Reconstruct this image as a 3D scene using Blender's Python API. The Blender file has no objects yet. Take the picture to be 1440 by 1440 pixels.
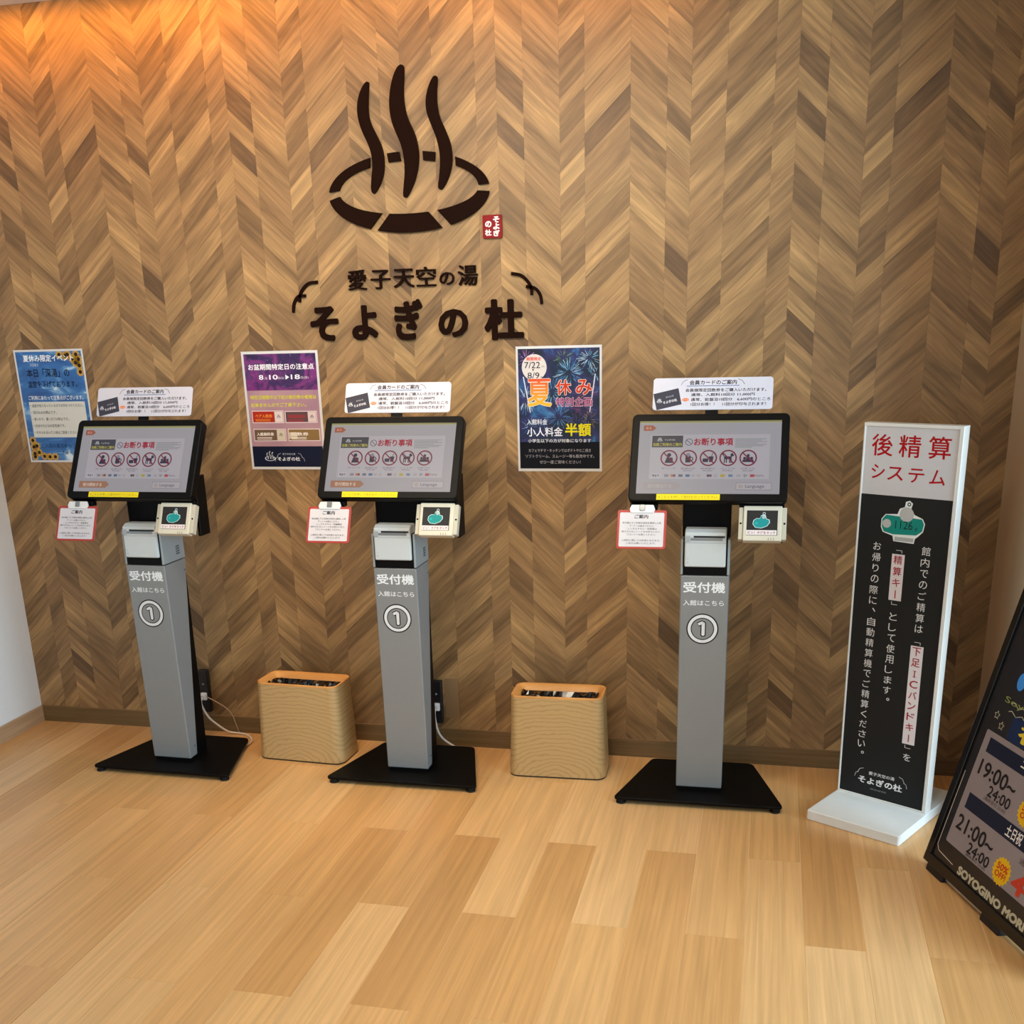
import bpy, bmesh, math, random
from mathutils import Vector, Matrix
random.seed(7)
scene = bpy.context.scene
COL = scene.collection
R = math.radians

# ------------------------------------------------------------------ camera
F = 1520.5944
cam_d = bpy.data.cameras.new('camera'); cam = bpy.data.objects.new('camera', cam_d); COL.objects.link(cam)
rgt = Vector((0.9740324, 0.22485445, -0.02648205))
fwd = Vector((-0.22164872, 0.92315235, -0.31410442))
up_ = Vector((-0.04618081, 0.3118176, 0.94901903))
m = Matrix((rgt, up_, -fwd)).transposed().to_4x4()
m.translation = Vector((1.84598, -3.77775, 1.55322))
cam.matrix_world = m
cam_d.sensor_fit = 'HORIZONTAL'; cam_d.sensor_width = 36
cam_d.lens = F / 1440 * 36
cam_d.shift_y = -240 / 1440 * -1
cam_d.clip_start = .05; cam_d.clip_end = 60
scene.camera = cam

# ------------------------------------------------------------------ world, lights, exposure
scene.view_settings.view_transform = 'Standard'
scene.view_settings.look = 'None'
scene.view_settings.gamma = 1
scene.view_settings.exposure = -0.26
scene.view_settings.use_curve_mapping = False
w = bpy.data.worlds.new('world'); scene.world = w; w.use_nodes = True
bg = w.node_tree.nodes['Background']
bg.inputs[0].default_value = (.72, .86, 1, 1); bg.inputs[1].default_value = .5

def area(name, loc, target, sx, sy, power, color, spread=180):
    l = bpy.data.lights.new(name, 'AREA'); l.shape = 'RECTANGLE'; l.size = sx; l.size_y = sy
    l.energy = power; l.color = color; l.spread = R(spread)
    o = bpy.data.objects.new(name, l); COL.objects.link(o)
    o.location = loc
    o.rotation_euler = (Vector(target) - Vector(loc)).to_track_quat('-Z', 'Y').to_euler()
    return o
def spot(name, loc, target, power, color, angle=80, blend=.8, rad=.05):
    l = bpy.data.lights.new(name, 'SPOT'); l.energy = power; l.color = color
    l.spot_size = R(angle); l.spot_blend = blend; l.shadow_soft_size = rad
    o = bpy.data.objects.new(name, l); COL.objects.link(o)
    o.location = loc
    o.rotation_euler = (Vector(target) - Vector(loc)).to_track_quat('-Z', 'Y').to_euler()
    return o
WARM = (1, .86, .68); AMBER = (1, .36, .02); DAY = (.62, .84, 1)
area('daylight_right', (5.3, -2.7, 1.5), (.6, -1.1, .8), 2.6, 2.2, 290, DAY)
area('daylight_front', (1.8, -6.8, 1.6), (1.4, 0, .8), 5.0, 2.2, 32, (.86, .94, 1))
area('cove_strip', (-.45, -.14, 2.63), (-.45, -.02, 2.0), 1.1, .04, 6.5, AMBER)
area('cove_strip_far', (.75, -.14, 2.63), (.75, -.02, 2.0), 1.7, .04, 4.5, AMBER)
area('ceiling_wash', (.65, -1.9, 2.62), (.6, 0, 1.6), 1.6, .3, 24, WARM, 88)
spot('downlight_a', (.36, -.55, 2.62), (.36, -.28, 0), 60, (1, .66, .34), 46, .9)
spot('downlight_b', (1.2, -1.0, 2.62), (1.25, -.85, 0), 62, (1, .78, .5), 62, .9)
spot('downlight_c', (.2, -1.9, 2.62), (.25, -1.7, 0), 72, WARM, 75, .9)
spot('downlight_d', (1.9, -2.0, 2.62), (1.9, -1.7, 0), 70, WARM, 75, .9)

# ------------------------------------------------------------------ materials
def lin(h):
    if isinstance(h, str):
        h = h.lstrip('#'); c = [int(h[i:i+2], 16) / 255 for i in (0, 2, 4)]
    else: c = h
    return tuple((x / 12.92 if x <= .04045 else ((x + .055) / 1.055) ** 2.4) for x in c) + (1,)
MC = {}
def mat(col, rough=.5, metal=0, emit=0, spec=None, coat=0, alpha=None):
    key = (col, rough, metal, emit, spec, coat)
    if key in MC: return MC[key]
    mt = bpy.data.materials.new('paint_' + str(col).strip('#')); mt.use_nodes = True
    nt = mt.node_tree; b = nt.nodes['Principled BSDF']
    c = lin(col)
    # slight procedural mottling so that nothing is perfectly flat
    nz = nt.nodes.new('ShaderNodeTexNoise'); nz.inputs['Scale'].default_value = 35
    tc = nt.nodes.new('ShaderNodeTexCoord'); nt.links.new(tc.outputs['Object'], nz.inputs['Vector'])
    mx = nt.nodes.new('ShaderNodeMix'); mx.data_type = 'RGBA'
    mx.inputs['A'].default_value = tuple(x * .97 for x in c[:3]) + (1,)
    mx.inputs['B'].default_value = tuple(min(1, x * 1.03) for x in c[:3]) + (1,)
    nt.links.new(nz.outputs[0], mx.inputs['Factor']); nt.links.new(mx.outputs['Result'], b.inputs['Base Color'])
    b.inputs['Roughness'].default_value = rough; b.inputs['Metallic'].default_value = metal
    if spec is not None: b.inputs['Specular IOR Level'].default_value = spec
    if coat: b.inputs['Coat Weight'].default_value = coat; b.inputs['Coat Roughness'].default_value = .08
    if emit:
        nt.links.new(mx.outputs['Result'], b.inputs['Emission Color']); b.inputs['Emission Strength'].default_value = emit
    MC[key] = mt
    return mt
DC = {}
def display(col):
    """a lit LCD pixel: black glass that gives off its own light"""
    if col in DC: return DC[col]
    mt = bpy.data.materials.new('display_' + col.strip('#')); mt.use_nodes = True
    b = mt.node_tree.nodes['Principled BSDF']; c = lin(col)
    b.inputs['Base Color'].default_value = tuple(x * .12 for x in c[:3]) + (1,); b.inputs['Roughness'].default_value = .3
    b.inputs['Specular IOR Level'].default_value = .25
    b.inputs['Emission Color'].default_value = c; b.inputs['Emission Strength'].default_value = .68
    DC[col] = mt
    return mt
def node(nt, t, **k):
    n = nt.nodes.new(t)
    for a, b in k.items():
        if a in n.inputs: n.inputs[a].default_value = b
        else: setattr(n, a, b)
    return n
def wood(name, stops, rough=.45, gs=(2.2, 55), dark=.55, fig=.5, coat=0, tone='tone', bump=.15):
    """plank wood: a 'tone' face attribute picks the board colour, the UV map (u along the board) drives the grain"""
    mt = bpy.data.materials.new(name); mt.use_nodes = True; nt = mt.node_tree; L = nt.links
    b = nt.nodes['Principled BSDF']; b.inputs['Roughness'].default_value = rough
    at = node(nt, 'ShaderNodeAttribute', attribute_name=tone)
    rp = node(nt, 'ShaderNodeValToRGB')
    el = rp.color_ramp.elements
    el[0].position = 0; el[0].color = lin(stops[0]); el[1].position = 1; el[1].color = lin(stops[-1])
    for i, s in enumerate(stops[1:-1]):
        e = el.new((i + 1) / (len(stops) - 1)); e.color = lin(s)
    L.new(at.outputs['Fac'], rp.inputs[0])
    uv = node(nt, 'ShaderNodeUVMap', uv_map='UVMap')
    mp = node(nt, 'ShaderNodeMapping'); mp.inputs['Scale'].default_value = (gs[0], gs[1], 1)
    L.new(uv.outputs[0], mp.inputs[0])
    n1 = node(nt, 'ShaderNodeTexNoise', Scale=1.0, Detail=5.0, Roughness=.6, Distortion=.6); L.new(mp.outputs[0], n1.inputs['Vector'])
    mp2 = node(nt, 'ShaderNodeMapping'); mp2.inputs['Scale'].default_value = (gs[0] * 1.2, gs[1] * .3, 1); L.new(uv.outputs[0], mp2.inputs[0])
    n2 = node(nt, 'ShaderNodeTexNoise', Scale=1.0, Detail=2.0, Distortion=1.2); L.new(mp2.outputs[0], n2.inputs['Vector'])
    r1 = node(nt, 'ShaderNodeMapRange'); r1.inputs['From Min'].default_value = .36; r1.inputs['From Max'].default_value = .66
    r1.inputs['To Min'].default_value = dark; r1.inputs['To Max'].default_value = 1.22; L.new(n1.outputs[0], r1.inputs[0])
    r2 = node(nt, 'ShaderNodeMapRange'); r2.inputs['From Min'].default_value = .3; r2.inputs['From Max'].default_value = .7
    r2.inputs['To Min'].default_value = 1 - fig * .35; r2.inputs['To Max'].default_value = 1 + fig * .3; L.new(n2.outputs[0], r2.inputs[0])
    mu = node(nt, 'ShaderNodeMath', operation='MULTIPLY'); L.new(r1.outputs[0], mu.inputs[0]); L.new(r2.outputs[0], mu.inputs[1])
    vm = node(nt, 'ShaderNodeVectorMath', operation='SCALE'); L.new(rp.outputs[0], vm.inputs[0]); L.new(mu.outputs[0], vm.inputs['Scale'])
    L.new(vm.outputs[0], b.inputs['Base Color'])
    bp = node(nt, 'ShaderNodeBump', Strength=bump, Distance=.0006); L.new(n1.outputs[0], bp.inputs['Height']); L.new(bp.outputs[0], b.inputs['Normal'])
    if coat: b.inputs['Coat Weight'].default_value = coat; b.inputs['Coat Roughness'].default_value = .25
    return mt
WALLWOOD = wood('wall_plank_wood', ['#64492c', '#7d5f3b', '#927048', '#a58254', '#bb9764'], .5, (3.5, 85), .80, .75)
FLOORWOOD = wood('floor_oak', ['#b68955', '#c29661', '#cba16c', '#d3ac7a'], .36, (1.5, 70), .975, .17, coat=.1, bump=.03)
def objwood(name, a, b_, scale, rough=.4, axis='X', dist=4):
    mt = bpy.data.materials.new(name); mt.use_nodes = True; nt = mt.node_tree; L = nt.links
    b = nt.nodes['Principled BSDF']; b.inputs['Roughness'].default_value = rough
    tc = node(nt, 'ShaderNodeTexCoord'); mp = node(nt, 'ShaderNodeMapping'); mp.inputs['Scale'].default_value = scale
    L.new(tc.outputs['Object'], mp.inputs[0])
    n = node(nt, 'ShaderNodeTexNoise', Scale=1.0, Detail=5.0, Distortion=.5); L.new(mp.outputs[0], n.inputs['Vector'])
    rp = node(nt, 'ShaderNodeValToRGB'); rp.color_ramp.elements[0].color = lin(a); rp.color_ramp.elements[1].color = lin(b_)
    rp.color_ramp.elements[0].position = .35; rp.color_ramp.elements[1].position = .65
    L.new(n.outputs[0], rp.inputs[0]); L.new(rp.outputs[0], b.inputs['Base Color'])
    return mt
BASEBROWN = objwood('skirting_brown_wood', '#66502f', '#775f3f', (3, 3, 90))
BASELIGHT = objwood('skirting_light_wood', '#a98a68', '#b89a77', (3, 3, 90))
def bin_wood():
    mt = bpy.data.materials.new('bin_oak_veneer'); mt.use_nodes = True; nt = mt.node_tree; L = nt.links
    b = nt.nodes['Principled BSDF']; b.inputs['Roughness'].default_value = .38
    tc = node(nt, 'ShaderNodeTexCoord')
    # cathedral grain: nested arches, centred low on the front
    mp = node(nt, 'ShaderNodeMapping'); mp.inputs['Location'].default_value = (0, 0, .02); mp.inputs['Scale'].default_value = (1.0, .25, 1.6)
    L.new(tc.outputs['Object'], mp.inputs[0])
    wv = node(nt, 'ShaderNodeTexWave', wave_type='RINGS', rings_direction='SPHERICAL', Scale=13.0, Distortion=7.0, Detail=4.0)
    wv.inputs['Detail Scale'].default_value = 1.1
    L.new(mp.outputs[0], wv.inputs['Vector'])
    rp = node(nt, 'ShaderNodeValToRGB'); e = rp.color_ramp.elements
    e[0].color = lin('#ab8b5c'); e[0].position = .02; e[1].color = lin('#bb9b69'); e[1].position = .3
    L.new(wv.outputs[0], rp.inputs[0])
    n = node(nt, 'ShaderNodeTexNoise', Scale=9.0, Detail=4.0); L.new(tc.outputs['Object'], n.inputs['Vector'])
    mx = node(nt, 'ShaderNodeMix', data_type='RGBA', blend_type='MULTIPLY'); mx.inputs['Factor'].default_value = .25
    L.new(rp.outputs[0], mx.inputs['A']); L.new(n.outputs[1], mx.inputs['B'])
    L.new(rp.outputs[0], b.inputs['Base Color'])
    return mt
BINWOOD = bin_wood()
def plaster(name, col, bump=.1):
    mt = bpy.data.materials.new(name); mt.use_nodes = True; nt = mt.node_tree; L = nt.links
    b = nt.nodes['Principled BSDF']; b.inputs['Roughness'].default_value = .8; b.inputs['Base Color'].default_value = lin(col)
    tc = node(nt, 'ShaderNodeTexCoord'); n = node(nt, 'ShaderNodeTexNoise', Scale=90.0, Detail=3.0); L.new(tc.outputs['Object'], n.inputs['Vector'])
    bp = node(nt, 'ShaderNodeBump', Strength=bump, Distance=.001); L.new(n.outputs[0], bp.inputs['Height']); L.new(bp.outputs[0], b.inputs['Normal'])
    return mt
def cloudy(name, stops, scale, dist=1.5, detail=5, rough=.35, voronoi=False, asp=(1, 1, 1)):
    """printed photographic background (sky, galaxy, night) on a flat poster"""
    mt = bpy.data.materials.new(name); mt.use_nodes = True; nt = mt.node_tree; L = nt.links
    b = nt.nodes['Principled BSDF']; b.inputs['Roughness'].default_value = rough
    tc = node(nt, 'ShaderNodeTexCoord'); mp = node(nt, 'ShaderNodeMapping'); mp.inputs['Scale'].default_value = asp
    L.new(tc.outputs['Object'], mp.inputs[0])
    n = node(nt, 'ShaderNodeTexNoise', Scale=scale, Detail=float(detail), Distortion=dist); L.new(mp.outputs[0], n.inputs['Vector'])
    rp = node(nt, 'ShaderNodeValToRGB'); el = rp.color_ramp.elements
    el[0].position = stops[0][0]; el[0].color = lin(stops[0][1]); el[1].position = stops[-1][0]; el[1].color = lin(stops[-1][1])
    for p, c in stops[1:-1]: el.new(p).color = lin(c)
    L.new(n.outputs[0], rp.inputs[0]); L.new(rp.outputs[0], b.inputs['Base Color'])
    return mt

# ------------------------------------------------------------------ object helpers
def link(name, me, parent=None, mats=()):
    o = bpy.data.objects.new(name, me); COL.objects.link(o)
    if parent: o.parent = parent
    for mt in mats: me.materials.append(mt)
    return o
def tag(o, label=None, cat=None, group=None, kind=None):
    if label: o['label'] = label
    if cat: o['category'] = cat
    if group: o['group'] = group
    if kind: o['kind'] = kind
    return o
def thing(name, label, cat, loc=(0, 0, 0), rz=0, group=None):
    o = bpy.data.objects.new(name, None); COL.objects.link(o); o.empty_display_size = .05
    o.location = loc; o.rotation_euler = (0, 0, rz)
    return tag(o, label, cat, group)
class MB:
    """collects simple solids; build() links them as one mesh object"""
    def __init__(s): s.v = []; s.f = []; s.mi = []; s.mats = []
    def m(s, mt):
        if mt not in s.mats: s.mats.append(mt)
        return s.mats.index(mt)
    def add(s, vs, fs, mt):
        n = len(s.v); s.v += [tuple(v) for v in vs]; k = s.m(mt)
        for f in fs: s.f.append(tuple(n + i for i in f)); s.mi.append(k)
    def box(s, x0, x1, y0, y1, z0, z1, mt, M=None):
        vs = [Vector((x, y, z)) for z in (z0, z1) for y in (y0, y1) for x in (x0, x1)]
        if M: vs = [M @ v for v in vs]
        s.add(vs, [(0, 2, 3, 1), (4, 5, 7, 6), (0, 1, 5, 4), (2, 6, 7, 3), (0, 4, 6, 2), (1, 3, 7, 5)], mt)
    def prism(s, pts, n0, n1, mt, fr=None):
        """pts: 2-D outline (ccw seen from +n) in frame fr=(O,U,V,N); extruded n0..n1"""
        O, U, V, N = fr or (Vector((0, 0, 0)), Vector((1, 0, 0)), Vector((0, 1, 0)), Vector((0, 0, 1)))
        k = len(pts); A = [O + U * p[0] + V * p[1] + N * n0 for p in pts]; B = [O + U * p[0] + V * p[1] + N * n1 for p in pts]
        fs = [tuple(range(k - 1, -1, -1)), tuple(range(k, 2 * k))] + [(i, (i + 1) % k, k + (i + 1) % k, k + i) for i in range(k)]
        s.add(A + B, fs, mt)
    def cyl(s, c, r, h, mt, n=20, axis=(0, 0, 1), r2=None):
        a = Vector(axis).normalized(); q = a.to_track_quat('Z', 'Y'); c = Vector(c); r2 = r if r2 is None else r2
        A = [c + q @ Vector((r * math.cos(t), r * math.sin(t), 0)) for t in [2 * math.pi * i / n for i in range(n)]]
        B = [c + q @ Vector((r2 * math.cos(t), r2 * math.sin(t), h)) for t in [2 * math.pi * i / n for i in range(n)]]
        s.add(A + B, [tuple(range(n - 1, -1, -1)), tuple(range(n, 2 * n))] + [(i, (i + 1) % n, n + (i + 1) % n, n + i) for i in range(n)], mt)
    def build(s, name, parent=None, bevel=0, seg=2, smooth=False):
        me = bpy.data.meshes.new(name); me.from_pydata(s.v, [], s.f)
        for mt in s.mats: me.materials.append(mt)
        for p, k in zip(me.polygons, s.mi): p.material_index = k
        if bevel:
            bm = bmesh.new(); bm.from_mesh(me)
            ed = [e for e in bm.edges if len(e.link_faces) == 2 and e.calc_face_angle(0) > .6]
            bmesh.ops.bevel(bm, geom=ed, offset=bevel, segments=seg, profile=.5, affect='EDGES', clamp_overlap=True)
            bm.to_mesh(me); bm.free()
        if smooth:
            for p in me.polygons: p.use_smooth = True
        o = bpy.data.objects.new(name, me); COL.objects.link(o)
        if parent: o.parent = parent
        return o
def rr(x0, y0, x1, y1, r, n=5):
    """rounded rectangle outline, ccw"""
    out = []
    for cx, cy, a in ((x1 - r, y1 - r, 0), (x0 + r, y1 - r, 90), (x0 + r, y0 + r, 180), (x1 - r, y0 + r, 270)):
        for i in range(n + 1):
            t = R(a + 90 * i / n); out.append((cx + r * math.cos(t), cy + r * math.sin(t)))
    return out
def tube(name, pts, rad, mt, parent=None):
    cu = bpy.data.curves.new(name, 'CURVE'); cu.dimensions = '3D'; cu.bevel_depth = rad; cu.bevel_resolution = 3; cu.resolution_u = 6
    sp = cu.splines.new('NURBS'); sp.points.add(len(pts) - 1); sp.order_u = 4; sp.use_endpoint_u = True
    for p, q in zip(sp.points, pts): p.co = (*q, 1)
    t = bpy.data.objects.new('tmp', cu); COL.objects.link(t)
    me = bpy.data.meshes.new_from_object(t.evaluated_get(bpy.context.evaluated_depsgraph_get()))
    bpy.data.objects.remove(t); me.name = name
    for p in me.polygons: p.use_smooth = True
    me.materials.clear(); me.materials.append(mt)
    o = bpy.data.objects.new(name, me); COL.objects.link(o)
    if parent: o.parent = parent
    return o
# text outlines from Blender's built-in font
_tc = bpy.data.curves.new('typeset', 'FONT'); _to = bpy.data.objects.new('typeset', _tc); COL.objects.link(_to)
_tcache = {}
def shifts(bold):
    if bold <= 0: return [(0, 0)]
    n = 4 if bold < .03 else 8
    return [(0, 0)] + [(bold * math.cos(2 * math.pi * i / n + .4), bold * math.sin(2 * math.pi * i / n + .4)) for i in range(n)]
def glyphs(s, bold=0):
    k = (s, 0)
    if k not in _tcache:
        _tc.body = s; _tc.resolution_u = 3; _tc.offset = 0
        me = bpy.data.meshes.new_from_object(_to.evaluated_get(bpy.context.evaluated_depsgraph_get()))
        vs = [v.co.copy() for v in me.vertices]; fs = [tuple(p.vertices) for p in me.polygons]
        bpy.data.meshes.remove(me)
        if not vs: _tcache[k] = ([], [], (0, 0, 1, 1))
        else:
            xs = [v.x for v in vs]; ys = [v.y for v in vs]
            _tcache[k] = (vs, fs, (min(xs), min(ys), max(xs), max(ys)))
    return _tcache[k]
class Sheet:
    """flat print laid on a real surface: frame O,U,V,N in the parent's space; N faces out; each layer is a film 0.15 mm higher"""
    def __init__(s, O, U, V, N=None, W=1, H=1):
        s.O = Vector(O); s.U = Vector(U).normalized(); s.V = Vector(V).normalized(); s.N = s.U.cross(s.V); s.b = {}
        s.W = W; s.H = H; s.split = False; s.k = 0; s.screen = False; s.bk = 1; s.pn = 'printed_graphics'
    def P(s, u, v, l): return s.O + s.U * u + s.V * v + s.N * (.0003 + l * .00022)
    def ink(s, c):
        if not isinstance(c, str): return c
        return display(c) if s.screen else mat(c, .5, 0, 0, .18)
    def mb(s, part):
        if part == 'printed_graphics': part = s.pn
        return s.b.setdefault(part, MB())
    def poly(s, pts, col, l=0, part='printed_graphics'):
        mt = s.ink(col)
        s.mb(part).add([s.P(u, v, l) for u, v in pts], [tuple(range(len(pts)))], mt)
    def rect(s, u0, v0, u1, v1, col, l=0, part='printed_graphics', r=0):
        s.poly(rr(u0, v0, u1, v1, r, 4) if r else [(u0, v0), (u1, v0), (u1, v1), (u0, v1)], col, l, part)
    def circle(s, u, v, r, col, l=0, n=28, part='printed_graphics', sy=1):
        s.poly([(u + r * math.cos(2 * math.pi * i / n), v + r * sy * math.sin(2 * math.pi * i / n)) for i in range(n)], col, l, part)
    def ring(s, u, v, r0, r1, col, l=0, n=32, part='printed_graphics', a0=0, a1=360, sy=1):
        mt = s.ink(col)
        vs = []; fs = []
        for i in range(n + 1):
            t = R(a0 + (a1 - a0) * i / n)
            for r in (r0, r1): vs.append(s.P(u + r * math.cos(t), v + r * sy * math.sin(t), l))
        for i in range(n): fs.append((2 * i, 2 * i + 1, 2 * i + 3, 2 * i + 2))
        s.mb(part).add(vs, fs, mt)
    def line(s, pts, w, col, l=0, part='printed_graphics'):
        for a, b in zip(pts, pts[1:]):
            a = Vector(a); b = Vector(b); d = (b - a).normalized(); n = Vector((-d.y, d.x)) * w / 2; e = d * w * .25
            s.poly([tuple(a - n - e), tuple(b - n + e), tuple(b + n + e), tuple(a + n - e)], col, l, part)
    def text(s, t, u0, v0, u1, v1, col, l=2, bold=0, part='printed_text', mode='fit', rot=0):
        vs, fs, (x0, y0, x1, y1) = glyphs(t)
        if not vs: return
        bold *= s.bk
        x0 -= bold; y0 -= bold; x1 += bold; y1 += bold
        mt = s.ink(col)
        if s.split and part == 'printed_text':
            s.k += 1; part = 'text_line#%d' % s.k if len(t) > 1 else 'character#%d' % s.k
        sx = (u1 - u0) / (x1 - x0); sy = (v1 - v0) / max(y1 - y0, 1e-6)
        if mode == 'w': sy = sx; v1 = v0 + (y1 - y0) * sy
        c, sn = math.cos(rot), math.sin(rot); cu, cv = (u0 + u1) / 2, (v0 + v1) / 2
        for i, (dx, dy) in enumerate(shifts(bold)):
            out = []
            for p in vs:
                a = u0 + (p.x + dx - x0) * sx - cu; b = v0 + (p.y + dy - y0) * sy - cv
                out.append(s.P(cu + a * c - b * sn, cv + a * sn + b * c, l + i * .08))
            s.mb(part).add(out, fs, mt)
    def build(s, parent):
        return {k: b.build(k.split('#')[0], parent) for k, b in s.b.items()}
def copy_tree(o, parent=None):
    c = o.copy(); COL.objects.link(c); c.parent = parent
    for ch in list(o.children): copy_tree(ch, c)
    return c
def onsen(S, cx, cy, h, col, l=2, part='printed_graphics'):
    """small hot-spring mark: three steams over an oval"""
    for dx, k in ((-.3, .78), (0, 1), (.3, .85)):
        pts = []
        for i in range(9):
            t = i / 8; y = cy - .12 * h + (t * .75 * k) * h
            pts.append((cx + dx * h + .07 * h * math.sin(t * 6.2 + .4), y))
        S.line(pts, .13 * h, col, l, part)
    S.ring(cx, cy - .12 * h, .52 * h, .64 * h, col, l, 24, part, 100, 440, .42)
def brackets(S, u0, u1, v0, v1, col, w, l=2, part='printed_graphics'):
    h = v1 - v0
    for sgn, u in ((1, u0), (-1, u1)):
        S.line([(u + sgn * h * .62, v1), (u + sgn * h * .28, v1 - h * .12), (u + sgn * h * .08, v1 - h * .5)], w, col, l, part)
        S.line([(u + sgn * h * .14, v1 - h * .5), (u - sgn * h * .1, v1 - h * .62), (u - sgn * h * .2, v0)], w, col, l, part)

# ------------------------------------------------------------------ setting: room shell
XL, XR, ZC = -1.1262, 2.587, 2.6457
XE, YB = 5.4, -7.0
WHITE = plaster('white_plaster', '#dfe3e4')
BEIGE = plaster('beige_plaster', '#b5a288', .05)
GREY = plaster('ceiling_board', '#c9c5bd', .05)
def struct(mb, name, parent=None):
    o = mb.build(name, parent)
    if not parent: o['kind'] = 'structure'
    return o
b = MB(); b.box(XL - .15, XE, YB, .2, -.12, -.0011, mat('#e6c99c', .5)); floor = struct(b, 'floor')  # pale base colour shows through the board gaps as painted bevel highlights
b = MB(); b.box(XL - .15, XE, YB, .2, ZC, ZC + .15, GREY); struct(b, 'ceiling')
b = MB(); b.box(XL - .15, XL, YB, .0, -.006, ZC, WHITE); struct(b, 'wall_left')
b = MB(); b.box(XR, XR + .22, -.5, 0, -.006, ZC, BEIGE); struct(b, 'wall_right')
b = MB(); b.box(XR + .22, XE, -.12, 0, -.006, ZC, BEIGE); struct(b, 'wall_recess')
b = MB(); b.box(XL - .15, XE, .007, .2, -.006, ZC, mat('#6b5138', .8)); wall = struct(b, 'wall_back')
b = MB(); b.box(XL, XR, -.008, .0, 0, .0675, BASEBROWN); b.box(XL, XR, -.0072, .0, .0675, .0685, mat('#8a6a49', .5)); struct(b, 'baseboard_back')
b = MB(); b.box(XL, XL + .009, YB, -.008, 0, .0685, BASELIGHT); struct(b, 'baseboard_left')
b = MB(); b.box(XR - .009, XR, -.5, -.008, 0, .0685, BASELIGHT); struct(b, 'baseboard_right')

def view(p):
    d = Vector(p) - Vector((1.84598, -3.77775, 1.55322)); z = d.dot(fwd)
    return (720 + F * d.dot(rgt) / z, 960 - F * d.dot(up_) / z) if z > .1 else (-9999, -9999)
def shown(pts):
    """area in photograph pixels of a flat polygon, clipped to the frame; used only to rank the pieces by apparent size"""
    q = [view(p) for p in pts]
    if max(x for x, y in q) < -5000: return 0
    q = [(min(max(x, 0), 1440), min(max(y, 0), 1440)) for x, y in q]
    return abs(sum(q[i][0] * q[(i + 1) % len(q)][1] - q[(i + 1) % len(q)][0] * q[i][1] for i in range(len(q)))) / 2
def clip(poly, x0, x1, y0, y1):
    for ax, lim, sg in ((0, x0, 1), (0, x1, -1), (1, y0, 1), (1, y1, -1)):
        out = []
        for i in range(len(poly)):
            a, c = poly[i], poly[(i + 1) % len(poly)]
            ia = (a[ax] - lim) * sg >= 0; ic = (c[ax] - lim) * sg >= 0
            if ia: out.append(a)
            if ia != ic:
                t = (lim - a[ax]) / (c[ax] - a[ax]); out.append((a[0] + (c[0] - a[0]) * t, a[1] + (c[1] - a[1]) * t))
        poly = out
        if len(poly) < 3: return []
    return poly
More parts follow.
